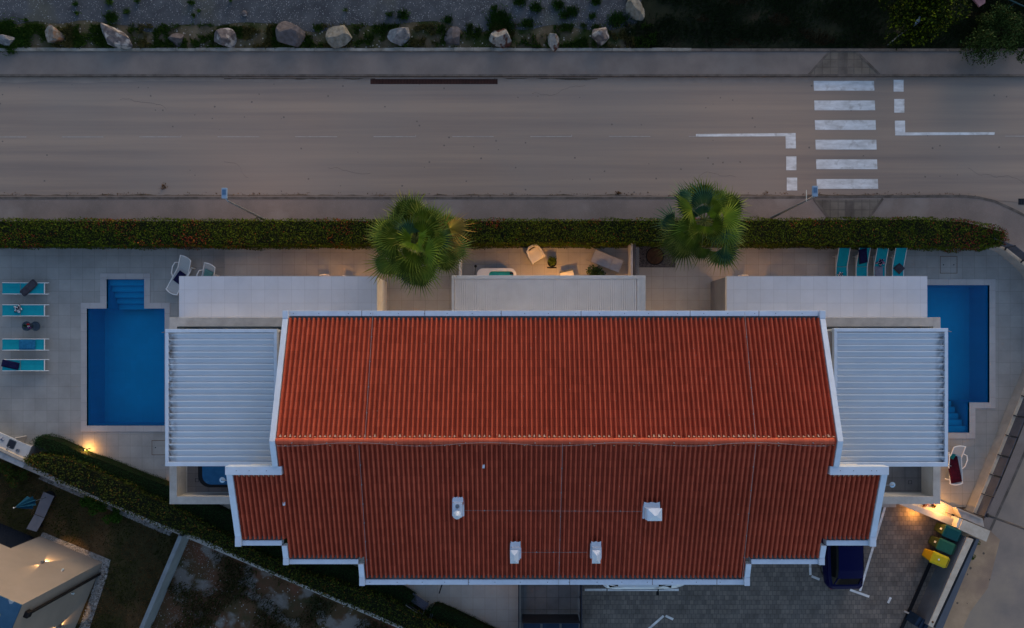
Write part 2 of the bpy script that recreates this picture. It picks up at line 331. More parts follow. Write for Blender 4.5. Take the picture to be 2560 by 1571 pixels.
# far pavement
tk = .13
MB().box(-60, P(0, 186, tk)[1], -.03, 60, P(0, 129, tk)[1], tk).build('far_sidewalk', M['walk_top'], kind='structure')
m = MB(); x = -30.0
while x < 32:
    m.box(x, Yk0-.05, -.03, x+.99, P(0, 186, tk)[1]-.003, tk+.01+random.uniform(-.004, .004)); x += 1.0
m.build('far_kerb', M['kerb'], kind='structure')
m = MB(); x = -30.0
while x < 8.9:
    m.box(x, P(0, 129, tk)[1]+.003, -.03, x+.985, P(0, 120, .2)[1]+random.uniform(-.02, .02), .2+random.uniform(-.006, .006)); x += 1.0
m.build('edging_stone', M['kerb_pale'], kind='structure')
m = MB()
x = 9.0
while x < 32: m.box(x, P(0, 129, tk)[1]+.003, -.03, x+.985, P(0, 121, .2)[1], .17+random.uniform(-.004, .004)); x += 1.0
m.build('dark_edging_stone', M['kerb'], kind='structure')
# near pavement: kerb and walk follow the bend
kin = [(-200, 493.5)]+[(x, 493.5) for x in (600, 1200, 1800)]+curve
c3 = [P(a, b) for a, b in kin]
m = MB(); kw = .13
def offset(pts, d):
    out = []
    for i, p in enumerate(pts):
        a = pts[max(0, i-1)]; b = pts[min(len(pts)-1, i+1)]; dx, dy = b[0]-a[0], b[1]-a[1]; l = math.hypot(dx, dy); out.append((p[0]+dy/l*d, p[1]-dx/l*d))
    return out
i0 = offset(c3, kw)
m.strip([(x, y, tk) for x, y in i0], [(x, y, tk) for x, y in c3]); m.strip([(x, y, tk) for x, y in c3], [(x, y, -.03) for x, y in c3])
m.build('near_kerb', M['kerb'], kind='structure')
inner = offset(c3, kw+.004)
hx = P(2500, 600, tk)
m = MB()
back = [(x, P(0, 640, tk)[1]) for x, y in inner]
m.sheet(inner[:12]+[P(2600, 640, tk), P(2520, 640, tk), (inner[0][0], P(0, 640, tk)[1])], tk-.006)
m.sheet(inner[11:]+[P(2452, 1316, tk), P(2500, 1210, tk), P(2545, 1100, tk), P(2600, 960, tk), P(2640, 860, tk), P(2630, 760, tk), P(2590, 690, tk), P(2540, 630, tk)], tk-.003)
m.build('near_sidewalk', M['walk'], kind='structure')
# dropped kerbs at the crossing
MB().sheet(PL([(2073, 130), (2141.5, 130), (2200, 188), (2021, 188)], tk), tk+.004).build('far_kerb_ramp', M['ramp_paver'], kind='structure')
MB().sheet(PL([(2034, 499), (2207, 499), (2171, 545), (2073, 545)], tk), tk+.004).build('near_kerb_ramp', M['ramp_paver'], kind='structure')
m = MB()
for a, b in (((2073, 130), (2021, 188)), ((2141.5, 130), (2200, 188)), ((2034, 497), (2077, 552)), ((2207, 497), (2168, 552))):
    p, q = P(*a, tk), P(*b, tk); an = math.atan2(q[1]-p[1], q[0]-p[0]); m.obox((p[0]+q[0])/2, (p[1]+q[1])/2, tk-.02, tk+.014, math.dist(p, q), .11, an)
for k in range(7):
    m.box(P(2098+k*3.2, 0, tk)[0], P(0, 185, tk)[1], tk+.0045, P(2099.4+k*3.2, 0, tk)[0], P(0, 132, tk)[1], tk+.011)
    m.box(P(2112+k*3.2, 0, tk)[0], P(0, 543, tk)[1], tk+.0045, P(2113.4+k*3.2, 0, tk)[0], P(0, 501, tk)[1], tk+.011)
m.build('ramp_edging', M['kerb'], kind='structure')
# painted markings
def marks(name, rects, mm, z=.004):
    m = MB()
    for q in rects:
        if len(q) == 4 and not isinstance(q[0], tuple): a = rect(*q, z); m.sheet([(a[0], a[1]), (a[2], a[1]), (a[2], a[3]), (a[0], a[3])], z)
        else: m.sheet(PL(q, z), z)
    return m.build(name, mm, kind='structure')
zb = [((2034+i*1.5, 202.6+i*49.1), (2185+i*1.9, 202.6+i*49.1), (2186+i*1.9, 227+i*49.1), (2035+i*1.5, 227+i*49.1)) for i in range(6)]
marks('zebra_crossing', zb, M['white_line'])
marks('stop_marking', [(2234, 200, 2259, 229.6), (2235.5, 248, 2261, 282), ((2237, 302), (2262.6, 302), (2263, 331.5), (2487, 331), (2486, 337.5), (2263, 339), (2238, 339)),
                       ((1740, 335.5), (1964, 333.5), (1989, 333), (1990, 371.5), (1964.5, 371.5), (1964, 341), (1740, 342)), (1965.5, 391.5, 1991, 426), (1967, 444.5, 1993, 476.7)], M['white_line'], .005)
marks('centre_line', [(-40+0, 342, 66, 343.6)]+[(a, 342-.0008*a, b, 343.7-.0008*a) for a, b in ((155, 258), (348, 453), (544, 648), (738, 843), (934, 1040), (1131, 1234), (1326, 1430), (1522, 1626), (1722, 1739), (2512, 2600))]+[(452, 338, 453.5, 342), (1038.5, 338, 1040, 342), (1428.5, 337, 1430, 341)], M['faint_line'], .006)
M['gutter_dirt'] = mat('gutter_dirt', (.17, .125, .09), .95, (.075, .055, .042), 3)
m = MB(); g = random.Random(3)
for (x0, x1, yb, dr, amp) in ((-20, 2240, 489.6, -1, 3.2), (560, 940, 196, 1, 3.5), (1235, 1500, 195.5, 1, 6)):
    pts = []; x = x0
    while x < x1: pts.append((x, yb+dr*max(.3, (noise.noise(Vector((x*.03, yb, 0)))+.45)*amp+g.uniform(0, .9)))); x += 7
    m.strip([(*P(x, y, .003), .003) for x, y in pts], [(*P(x, yb, .003), .003) for x, y in pts])
m.build('gutter_dirt', M['gutter_dirt'], kind='structure')
m = MB(); n0 = [(x, 205+5*noise.noise(Vector((x*.012, 1, 0)))+6*noise.noise(Vector((x*.003, 4, 0)))) for x in range(-30, 2200, 12)]
m.strip([(*P(x, y, .002), .002) for x, y in n0], [(*P(x, 193, .002), .002) for x, y in n0]); m.build('gutter_dust', mat('pale_dust', (.36, .27, .215), .95, (.30, .225, .18), 1.5), kind='structure')
# leaf litter along the near kerb
pts = []; cols = []
for i in range(1500):
    x = rng.uniform(-10, 2500); k = noise.noise(Vector((x*.013, 3, 0)))
    if rng.random() > .35+k: continue
    y = 488-abs(rng.normal())*2.6 if x < 2420 else 488+(x-2420)*.32
    pts.append((*P(x, y), .01)); cols.append(np.array((.15, .085, .045))*rng.uniform(.4, 1.3))
for cx, cy, n in ((410, 468, 60), (1545, 483, 50), (1915, 483, 24), (1960, 484, 12)):
    for i in range(n): pts.append((*P(cx+rng.normal()*4, cy+rng.normal()*(4 if n == 60 else 1.5)), .012)); cols.append(np.array((.17, .09, .04))*rng.uniform(.4, 1.2))
m, t = leaves(pts, [(0, 0, 1)]*len(pts), .085, cols, seed=5); m.build('leaf_litter', LEAF, tint=t, kind='stuff', label='dry brown leaf litter gathered along the near kerb', cat='leaf litter')
m = MB(); g = random.Random(8)
for (x, y, n) in ((300, 250, 16), (820, 420, 14), (1330, 235, 18), (1750, 440, 12), (2420, 420, 20), (560, 405, 10)):
    p = [P(x, y)]; a = g.uniform(-.4, .4)
    for k in range(n): a += g.uniform(-.7, .7); a *= .8; p.append((p[-1][0]+math.cos(a)*.16, p[-1][1]+math.sin(a)*.16))
    m.strip([(q[0], q[1]+.006, .0035) for q in p], [(q[0], q[1]-.006, .0035) for q in p])
m.build('road_cracks', mat('crack', (.13, .10, .085), .95), kind='structure')
# drain, manhole
t = thing('drain_grate', (*P(1085, 204), 0), 'long rusty red drain grate sunk along the far kerb of the road', 'drain grate')
a = rect(926, 198, 1244, 210.5, .01); m = MB(); m.box(a[0], a[1], -.02, a[2], a[3], .006)
m.build('channel', mat('rusty_iron', (.055, .018, .014), .8, (.03, .012, .01), 3), t)
m = MB(); x = a[0]+.03
while x < a[2]: m.box(x, a[1]+.02, .008, x+.035, a[3]-.02, .018); x += .075
m.build('grate', mat('rusty_bars', (.10, .045, .034), .85, (.06, .028, .022), 1.5), t)
t = thing('road_drain', (*P(2556, 505), 0), 'dark square drain cover at the bend of the road', 'drain cover')
m = MB(); a = rect(2546, 497, 2572, 512, 0); m.box(a[0], a[1], -.02, a[2], a[3], .008); m.build('frame', M['black'], t)
m = MB()
for k in range(5): m.box(lerp(a[0], a[2], .08+k*.18), a[1]+.03, .009, lerp(a[0], a[2], .15+k*.18), a[3]-.03, .02)
m.build('cover_bars', M['dark_metal'], t)

# far side: gravel lot, soil strip, lawn
Yw = P(0, 120, .2)[1]
def wob(x, s, a): return a*noise.noise(Vector((x*s, a, 1.3)))
top = [(x, P(0, 68, 0)[1]+wob(x, .5, .5)) for x in np.arange(-34, 8.2, .5)]
MB().sheet([(-34, 60), (8.2, 60)]+top[::-1], .09).build('gravel_lot', M['gravel'], kind='structure')
MB().sheet([(-34, Yw-.02), (6.2, Yw-.02), (6.2, 22), (-34, 22)], .08).build('soil_strip', M['dirt'], kind='structure')
MB().sheet([(6.0, Yw-.02), (60, Yw-.02), (60, 60), (8.2, 60), (6.6, 18)], .10).build('dark_lawn', M['grass_soil'], kind='structure')

def blades(pts, h, cols, seed=1, w=.012, lean=.6):
    g = np.random.default_rng(seed); n = len(pts); pts = np.asarray(pts, float); a = g.random(n)*6.283; hh = h*(.5+g.random(n))
    ln = lean*hh*g.random(n); d = np.stack([np.cos(a), np.sin(a), 0*a], 1); s_ = np.stack([-np.sin(a), np.cos(a), 0*a], 1)*w
    tip = pts+d*ln[:, None]+np.stack([0*a, 0*a, hh], 1); mid = pts+d*ln[:, None]*.35+np.stack([0*a, 0*a, hh*.6], 1)
    v = np.stack([pts-s_, pts+s_, mid+s_*.8, tip, mid-s_*.8], 1).reshape(-1, 3)
    m = MB(); m.v = [tuple(x) for x in v.tolist()]; m.f = [(5*i, 5*i+1, 5*i+2, 5*i+3, 5*i+4) for i in range(n)]
    return m, np.repeat(np.asarray(cols, float), 5, axis=0)
pts = []; cols = []
def gcol(g): return np.array(g)*rng.uniform(.5, 1.4)
for i in range(60000):
    px, py = rng.uniform(-20, 1640), rng.uniform(62, 121)
    k = noise.noise(Vector((px*.018, py*.03, 0)))*1.4+noise.noise(Vector((px*.06, py*.06, 4)))
    if k < -.08 or rng.random() > .28+k: continue
    y = noise.noise(Vector((px*.01, 2, 9))); c = (.050, .095, .016) if y > -.1 else (.12, .11, .04)
    pts.append((*P(px, py, .1), .08)); cols.append(gcol(c))
for cx, cy, r in ((275, 5, 9), (190, 12, 6), (280, 45, 16), (318, 30, 7), (345, 3, 6), (480, 8, 7), (485, 40, 5), (498, 28, 4), (577, 2, 4), (865, 25, 4), (975, 38, 8), (1008, 40, 14), (1120, 52, 12), (1247, 48, 26), (1260, 70, 24), (1235, 22, 8), (1395, 14, 15), (1410, 40, 12), (1430, 30, 16), (1340, 20, 14), (1490, 5, 12), (1480, 42, 9), (1320, 60, 14), (1545, 50, 22), (50, 98, 26), (10, 105, 24), (30, 125, 14), (20, 70, 24), (1300, 5, 14), (66, 52, 5), (194, 35, 5)):
    for i in range(int(r*r*1.5)):
        pts.append((*P(cx+rng.normal()*r*.5, cy+rng.normal()*r*.4, .1), .09)); cols.append(gcol((.045, .10, .018)))
m, t = blades(pts, .17, cols, 3, .014, .9); m.build('verge_grass', GRASSM, tint=t, kind='stuff', label='patchy green grass growing between the boulders and gravel', cat='grass')
pts = []; cols = []
for i in range(42000):
    px, py = rng.uniform(1560, 2580), rng.uniform(-25, 119)
    if px < 1640 and py < 60 and rng.random() < .7: continue
    k = noise.noise(Vector((px*.012, py*.02, 7)))
    if rng.random() > .75+k: continue
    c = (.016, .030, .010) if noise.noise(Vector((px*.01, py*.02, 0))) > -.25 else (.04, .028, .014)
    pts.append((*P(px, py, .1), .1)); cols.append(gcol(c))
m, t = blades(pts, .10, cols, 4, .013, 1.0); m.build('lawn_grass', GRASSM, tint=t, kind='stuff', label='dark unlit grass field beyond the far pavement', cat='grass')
# pebbles scattered in the verge (uncountable)
def stones(name, region, n, z, s0, s1, mm, label, cat='pebbles', colr=None):
    m = MB(); g = random.Random(len(label))
    for i in range(n):
        x, y = region(g); s_ = g.uniform(s0, s1); a = g.random()*3; h = s_*.6
        q = [(x+math.cos(a+k*1.2566)*s_*g.uniform(.6, 1), y+math.sin(a+k*1.2566)*s_*g.uniform(.6, 1)) for k in range(5)]
        cxx = sum(p[0] for p in q)/5; cyy = sum(p[1] for p in q)/5
        m.prism(q, z-.01, z+h, [(lerp(p[0], cxx, .45), lerp(p[1], cyy, .45)) for p in q])
    return m.build(name, mm, kind='stuff', label=label, cat=cat)
def stripreg(poly0, poly1, z):
    A, B = PL(poly0, z), PL(poly1, z)
    def f(g): u = g.random(); v = g.random(); a = along(A, u); b = along(B, u); return (lerp(a[0], b[0], v), lerp(a[1], b[1], v))
    return f
M['peb_w'] = mat('pale_pebble', (.42, .40, .38), .85, (.22, .21, .20), 7)
stones('gravel_stones', stripreg([(-10, 2), (1560, 2)], [(-10, 118), (1560, 118)], .1), 1300, .09, .008, .024, M['peb_w'], 'small pale stones strewn over gravel and verge')

# boulders
def boulder(px, py, w, h, seed, mm, label, zt=.45, a=0):
    t_ = bpy.data.meshes.new('boulder'); import bmesh
    bm = bmesh.new(); bmesh.ops.create_icosphere(bm, subdivisions=4, radius=1); g = random.Random(seed); x, y = P(px, py, .3)
    pl = []
    for k in range(13):
        d = Vector((g.gauss(0, 1), g.gauss(0, 1), g.gauss(0, .8)+.15)).normalized(); pl.append((d, g.uniform(.50, .80)))
    sx, sy, sz = w/49.6*.50, h/49.6*.50, zt*.9; ca, sa = math.cos(a), math.sin(a)
    for v in bm.verts:
        p = v.co.normalized()
        for d, l in pl:
            e = p.dot(d)-l
            if e > 0: p = p-d*e
        n = noise.fractal(p*2.5+Vector((seed, 0, 0)), .8, 2, 6)*.045; p = p*(1+n)*1.28
        q = Vector((p.x*sx, p.y*sy, p.z*sz)); v.co = Vector((q.x*ca-q.y*sa, q.x*sa+q.y*ca, max(-.05, q.z+sz*.35)))
    bm.to_mesh(t_); bm.free(); t_.materials.append(mm)
    o = bpy.data.objects.new('boulder', t_); COL.objects.link(o); o.location = (x, y, .08)
    tag(o, label, 'boulder', 'boulders lined along the far pavement')
def rockmat(n, a, b, c=None, s=4.2):
    a, b = tuple(q*.60 for q in a), tuple(q*.48 for q in b)
    return mat(n, a, .9, b, s, bump=.7, bscale=9, c3=c, c3scale=2.6, c3rng=(.5, .6))
RK = [rockmat('rock_blue_white', (.42, .42, .43), (.20, .20, .22)), rockmat('rock_orange', (.45, .42, .39), (.27, .19, .13), (.20, .095, .05)), rockmat('rock_violet', (.25, .22, .22), (.14, .12, .125), (.34, .31, .29)),
      rockmat('rock_grey_violet', (.22, .19, .195), (.15, .13, .13)), rockmat('rock_cream', (.42, .39, .33), (.27, .24, .19)), rockmat('rock_stained', (.50, .48, .45), (.30, .28, .26), (.07, .03, .022))]
for i, (px, py, w, h, r_, zt, a, lb) in enumerate([
    (12, 98, 54, 26, 0, .35, -.1, 'bluish white flat boulder cut by the left edge of the photo'), (133, 88, 46, 38, 1, .4, -.6, 'orange stained wedge boulder, second from the left'),
    (290, 92, 88, 46, 2, .5, -.45, 'largest boulder, long violet grey and lying aslant'), (438, 95, 46, 29, 3, .3, -.1, 'small low grey brown oval boulder'),
    (565, 96, 52, 46, 2, .45, .4, 'brown grey boulder with a pale pointed right side'), (723, 86, 66, 58, 3, .5, .9, 'flat topped slate violet boulder, wide hexagon shape'),
    (849, 86, 58, 56, 4, .55, 1.2, 'pale cream boulder narrowing to a point at the pavement'), (997, 89, 60, 50, 0, .5, .5, 'white streaked boulder with a beige top corner'),
    (1136, 92, 42, 40, 3, .35, .7, 'small dark grey broken boulder with a shadowed face'), (1249, 96, 52, 44, 5, .45, -.3, 'white boulder with dark brown stains'),
    (1383, 99, 38, 44, 5, .4, .1, 'small squarish white boulder speckled brown'), (1503, 88, 54, 44, 2, .5, .6, 'grey boulder with white rim, last one beside the gravel corner'),
    (1590, 22, 40, 52, 4, .5, .2, 'yellowish upright boulder at the top edge of the photo')]):
    boulder(px, py, w, h, i*3+2, RK[r_], lb, zt, a)
t = P(612, 35, .1); m = MB(); m.lathe(t[0], t[1], [(.13, .09), (.15, .16), (.08, .22)], 7); m.build('stone', RK[2], label='single small grey stone lying alone on the blue gravel', cat='stone')

# ------------------------------------------------------------------ property ground
dl = P(60, 1155, DZ), P(1010, 1560, DZ)                        # diagonal plot boundary
dn = (-(dl[1][1]-dl[0][1]), dl[1][0]-dl[0][0]); ln = math.hypot(*dn); dn = (-dn[0]/ln, -dn[1]/ln)
xa = P(562, 0, DZ)[0]
holed((-36, -16, xa, P(0, 640, DZ)[1]+.4), [PLw, PLs], DZ, [(dl[0], dn)]).build('pool_deck', M['deck'], kind='structure')
holed((xa, -16, P(1302, 0, DZ)[0], P(0, 640, DZ)[1]+.4), [], DZ+.02, [(dl[0], dn)]).build('terrace', M['deck_warm'], kind='structure')
holed((P(1302, 0, DZ)[0], -8.2, P(2240, 0, DZ)[0], P(0, 640, DZ)[1]+.4), [], DZ+.02, []).build('front_terrace', M['deck_warm'], kind='structure')
wallpx = [(2440, 612), (2490, 630), (2520, 653), (2545, 674), (2562, 699), (2578, 740), (2588, 800), (2586, 850), (2570, 893), (2533, 980), (2492, 1082), (2452, 1180), (2425, 1245), (2412, 1275)]
m = MB(); xr = P(2240, 0, DZ)[0]; rr = holed((xr, -8.2, P(2497, 0, DZ)[0], P(0, 640, DZ)[1]+.4), [(PRw[0], PRw[1], PRw[2], PRw[3]), PRs], DZ, [(P(2452, 1180, DZ), (.918, -.397)), (P(2260, 1240, DZ), (-.42, -.907))])
m.v, m.f = rr.v, rr.f
m.sheet([P(2497, 636, DZ), P(2497, 1069, DZ)]+[P(a, b, DZ) for a, b in wallpx[2:10][::-1]], DZ)
m.build('right_pool_deck', M['deck'], kind='structure')
MB().sheet([P(1455, 1640, .05), P(1455, 1200, .05), P(2290, 1200, .05), P(2400, 1320, .05), P(2280, 1640, .05)], .05).build('parking_pavement', M['pavers'], kind='structure')
MB().sheet([P(1302, 1640, .05), P(1302, 1240, .05), P(1455, 1240, .05), P(1455, 1640, .05)], .06).build('entrance_paving', M['dark_tiles'], kind='structure')
# neighbour plots
MB().sheet(PL([(-200, 1050), (62, 1168), (450, 1336), (352, 1571), (300, 1700), (-200, 1700)], 0), .02).build('neighbour_lawn', M['lawn'], kind='structure')
MB().sheet(PL([(455, 1338), (1000, 1572), (1200, 1660), (1200, 1800), (250, 1800)], 0), .03).build('scrub_plot', M['scrub'], kind='structure')
pts = []; cols = []
for i in range(26000):
    px, py = rng.uniform(-10, 455), rng.uniform(1160, 1580)
    if py < 1168+(px-62)*.433-4 or px > 450-(py-1336)*.417: continue
    k = noise.noise(Vector((px*.015, py*.015, 7)))
    c = (.045, .055, .012) if k > .0 else (.14, .085, .04)
    if rng.random() < .8: pts.append((*P(px, py, .02), .02)); cols.append(gcol(c))
m, t = blades(pts, .07, cols, 6, .012, 1.2); m.build('lawn_turf', GRASSM, tint=t, kind='stuff', label='dry patchy lawn around the neighbouring villa', cat='grass')
pts = []; cols = []
for i in range(26000):
    px, py = rng.uniform(350, 1020), rng.uniform(1335, 1580)
    if py < 1342+(px-455)*.433 or px < 470-(py-1336)*.417: continue
    k = noise.noise(Vector((px*.011, py*.011, 3)))
    if k < -.02 or rng.random() > .35+k*1.3: continue
    pts.append((*P(px, py, .02), .03)); cols.append(gcol((.055, .07, .022) if rng.random() < .6 else (.14, .10, .05)))
m, t = blades(pts, .17, cols, 8, .014, 1.2); m.build('scrub_grass', GRASSM, tint=t, kind='stuff', label='scrubby weeds on the bare neighbouring plot', cat='weeds')
stones('scrub_stones', stripreg([(468, 1352), (370, 1570)], [(520, 1375), (560, 1570)], .03), 700, .03, .008, .028, M['peb_w'], 'white rubble stones on the bare plot beside the grey wall')
MB().sheet(PL([(100, 1190), (430, 1331), (424, 1340), (96, 1198)], .05), .04).build('pebble_strip', M['pebble'], kind='structure')
stones('border_pebbles', stripreg([(112, 1192), (420, 1324)], [(106, 1200), (412, 1336)], .05), 1500, .04, .02, .05, M['peb_w'], 'white pebbles along the foot of the garden boundary')
MB().sheet(PL([(106, 1330), (276, 1400), (268, 1440), (200, 1640), (180, 1640), (250, 1415), (98, 1348)], .05), .045).build('villa_pebble_strip', M['pebble'], kind='structure')
def vreg(g):
    if g.random() < .6: a, b = P(lerp(108, 272, g.random()), 0, .04)[0], 0; u = g.random(); p = P(lerp(108, 272, u), lerp(1333, 1400, u)+g.uniform(0, 13), .04); return p
    u = g.random(); return P(lerp(266, 200, u)+g.uniform(-9, 6), lerp(1402, 1590, u), .04)
stones('villa_pebbles', vreg, 1700, .045, .02, .05, M['peb_w'], 'white pebble strip around the foot of the beige villa')

# ------------------------------------------------------------------ pools
def pool(name, main, bay, step_side, cop, label, nst=5):
    t = thing(name, ((main[0]+main[2])/2, (main[1]+main[3])/2, DZ), label, 'swimming pool')
    m = MB(); zb = -1.35; zt = DZ+.02
    def wall(p, q, z0=zb): m.add([(*p, z0), (*q, z0), (*q, zt), (*p, zt)], [(0, 1, 2, 3)])
    x0, y0, x1, y1 = main; bx0, by0, bx1, by1 = bay
    m.sheet([(x0, y0), (x1, y0), (x1, y1), (x0, y1)], zb)
    if step_side == 'up':
        wall((x0, y0), (x1, y0)); wall((x1, y0), (x1, y1)); wall((x0, y1), (x0, y0)); wall((x1, y1), (bx1, y1)); wall((bx0, y1), (x0, y1))
        wall((bx1, y1), (bx1, by1)); wall((bx1, by1), (bx0, by1)); wall((bx0, by1), (bx0, y1)); ys = [lerp(by1, y1, k/nst) for k in range(nst+1)]
        m.add([(bx0, y1, zb), (bx1, y1, zb), (bx1, y1, -1.0), (bx0, y1, -1.0)], [(0, 1, 2, 3)])
    else:
        wall((x0, y1), (x1, y1)); wall((x1, y1), (x1, y0)); wall((x0, y0), (x0, y1)); wall((x1, y0), (bx1, y0)); wall((bx0, y0), (x0, y0))
        wall((bx1, y0), (bx1, by0)); wall((bx1, by0), (bx0, by0)); wall((bx0, by0), (bx0, y0)); ys = [lerp(by0, y0, k/nst) for k in range(nst+1)]
    m.build('basin', M['pool_tile'], t)
    m = MB()
    for k in range(nst):
        a, b = sorted((ys[k], ys[k+1])); m.box(bx0+.003, a, zb, bx1-.003-k*.055, b, -.10-k*.2)
    m.build('step', M['pool_tile'], t, bevel=.02)
    # rounded water sheet just above the joints of the tiles
    m = MB(); e = .004; m.sheet([(x0+e, y0+e), (x1-e, y0+e), (x1-e, y1-e), (x0+e, y1-e)], DZ-.09)
    if step_side == 'up': m.sheet([(bx0+e, y1-e), (bx1-e, y1-e), (bx1-e, by1-e), (bx0+e, by1-e)], DZ-.09)
    else: m.sheet([(bx0+e, by0+e), (bx1-e, by0+e), (bx1-e, y0+e), (bx0+e, y0+e)], DZ-.09)
    m.build('water', M['water'], t)
    m = MB()
    for a in cop: m.box(a[0], a[1], DZ-.1, a[2], a[3], DZ+.022)
    m.build('coping', M['coping'], t, bevel=.006, label='pale stone coping')
    return t
cL = [rect(251, 684, 375.5, 698.7, DZ), rect(251, 698.8, 267, 757.5, DZ), rect(361, 698.8, 375.5, 757.5, DZ), rect(202.5, 757.5, 267, 772, DZ), rect(361, 757.5, 425, 772, DZ),
      rect(202.5, 772.1, 217.5, 1079.5, DZ), rect(412, 772.1, 425, 1079.5, DZ), rect(217.5, 1064.5, 412, 1079.5, DZ)]
pool('swimming_pool', PLw, PLs, 'up', cL, 'blue swimming pool left of the house, its steps at the street side')
cR = [rect(2255, 698.5, 2488, 713.4, DZ), rect(2473, 713.5, 2488, 1021.5, DZ), rect(2423, 1006.5, 2473, 1021.5, DZ), rect(2423, 1021.6, 2438, 1097, DZ), (PRw[0]-.3, P(0, 1097, DZ)[1], P(2423, 0, DZ)[0], PRs[1]), (PRw[0]-.3, PRs[1]+.001, PRw[0], PRw[3])]
pool('swimming_pool', PRw, PRs, 'down', cR, 'blue swimming pool right of the house, partly under its roofs, steps at the lower end')
# deck hatches
for (a, lb) in ((rect(2350, 641, 2393, 684, DZ), 'square tiled service hatch in the deck above the right pool'), (rect(379.5, 1101, 425, 1138, DZ), 'square tiled service hatch in the deck below the left pool')):
    t = thing('deck_hatch', ((a[0]+a[2])/2, (a[1]+a[3])/2, DZ), lb, 'hatch'); m = MB(); w = .022
    for q in ((a[0], a[1], a[2], a[1]+w), (a[0], a[3]-w, a[2], a[3]), (a[0], a[1]+w, a[0]+w, a[3]-w), (a[2]-w, a[1]+w, a[2], a[3]-w)): m.box(q[0], q[1], DZ, q[2], q[3], DZ+.006)
    m.build('frame', M['rust'], t); m = MB()
    for k in (.2, .8):
        m.lathe(lerp(a[0], a[2], k), (a[1]+a[3])/2, [(.03, DZ), (.03, DZ+.008)], 10)
        m.build('lift_ring', M['dark_metal'], t); m = MB()

# ------------------------------------------------------------------ the house
YR, ZR, SL = -3.77, 7.9, .317
def rz(y): return ZR-SL*abs(y-YR)
house = thing('house', (1.6, -4, 0), 'large white house with a red clay tiled gable roof and white metal edging', 'house')
# walls
m = MB()
m.box(-9.15, -8.6, -.02, 12.5, .85, 5.95); m.box(-6.05, -9.5, -.02, 9.5, -8.603, 5.6); m.box(-11.05, -7.8, -.02, -9.153, -5.05, 6.35); m.box(12.503, -7.8, -.02, 14.5, -5.05, 6.35)
m.build('wall', M['render'], house)
for x0, x1 in ((-9.14, -8.9), (12.25, 12.49)):
    m = MB(); m.add([(x0, .84, 5.9), (x0, YR, 7.75), (x0, -8.55, 5.9), (x1, .84, 5.9), (x1, YR, 7.75), (x1, -8.55, 5.9)], [(0, 2, 1), (3, 4, 5), (0, 1, 4, 3), (1, 2, 5, 4)])
    m.build('gable', M['render'], house)
# tiles: real barrel profile, stepped rows
def tiles(m, x0, x1, ya, yb):
    """courses from ya (high) to yb (low)"""
    per = .195; prof = [(0, -.13), (.04, -.15), (.37, -.15), (.45, -.08), (.51, .0), (.59, .038), (.68, .050), (.78, .038), (.87, -.01), (.94, -.09)]
    sg = 1 if yb > ya else -1; course = .33; n = max(1, round(abs(yb-ya)/course)); xs = []
    k = math.floor(x0/per)
    while k*per < x1:
        for u, h in prof:
            x = (k+u)*per
            if x0 <= x <= x1: xs.append((x, h))
        k += 1
    xs = [(x0, .02)]+xs+[(x1, .02)]
    for j in range(n):
        y0 = lerp(ya, yb, j/n); y1 = lerp(ya, yb, (j+1)/n)+sg*.03
        jit = [random.uniform(-.003, .003)]*2
        A = [(x, y0, rz(y0)+h+.012) for x, h in xs]; B = [(x, y1, rz(y1)+h*1.02+.040+jit[0]) for x, h in xs]; C = [(x, y1, rz(y1)+h*1.02+.012) for x, h in xs]
        if sg > 0: m.strip(A, B); m.strip(B, C)
        else: m.strip(B, A); m.strip(C, B)
m = MB(); tiles(m, -9.26, 12.62, YR, 1.08); m.build('front_roof_slope', M['rooftile'], house, smooth=False)
m = MB(); tiles(m, -9.26, 12.62, YR, -8.80); tiles(m, -6.16, 9.62, -8.72, -9.72)
tiles(m, -11.10, -9.262, -5.08, -7.95); tiles(m, 12.622, 14.56, -5.08, -7.95); m.build('rear_roof_slope', M['rooftile'], house)
# under-roof deck
m = MB()
for x0, x1, ya, yb in ((-9.28, 12.64, YR, 1.05), (-9.28, 12.64, -8.78, YR), (-6.2, 9.65, -9.7, -8.78), (-11.12, -9.283, -7.93, -5.05), (12.643, 14.58, -7.93, -5.05)):
    m.add([(x0, ya, rz(ya)-.18), (x1, ya, rz(ya)-.18), (x1, yb, rz(yb)-.18), (x0, yb, rz(yb)-.18), (x0, ya, rz(ya)-.25), (x1, ya, rz(ya)-.25), (x1, yb, rz(yb)-.25), (x0, yb, rz(yb)-.25)],
          [(0, 1, 2, 3), (7, 6, 5, 4), (0, 4, 5, 1), (1, 5, 6, 2), (2, 6, 7, 3), (3, 7, 4, 0)])
m.build('roof_deck', M['trim_grey'], house)
# ridge caps and mortar
m = MB(); x = -9.26
while x < 12.3:
    L = .435; n = 9; ring = []
    for e, r in ((0, .095), (L+.03, .104)):
        ring.append([(x+e, YR+math.cos(math.pi*k/n)*r*1.25, ZR+.03+math.sin(math.pi*k/n)*r) for k in range(n+1)])
    m.strip(ring[0], ring[1]); m.add(ring[1], [tuple(range(n+1))]); m.add(ring[0], [tuple(range(n, -1, -1))]); x += L
m.build('ridge_cap', M['rooftile'], house)
m = MB(); k = math.floor(-9.2/.195)
while k*.195 < 12.55:
    x = (k+.15)*.195
    for sg in (1, -1):
        if random.random() < (.9 if sg > 0 else .4):
            y = YR+sg*(.16); h = random.uniform(.03, .10)*(1 if sg > 0 else .5); y2 = y+sg*h
            m.add([(x-.02, y, rz(y)+.075), (x+.05+random.uniform(0, .04), y, rz(y)+.075), (x+.03, y2, rz(y2)+.03), (x, y2, rz(y2)+.03)], [(0, 1, 2, 3), (3, 2, 1, 0)][:1])
    k += 1
k = math.floor(-11/.195)
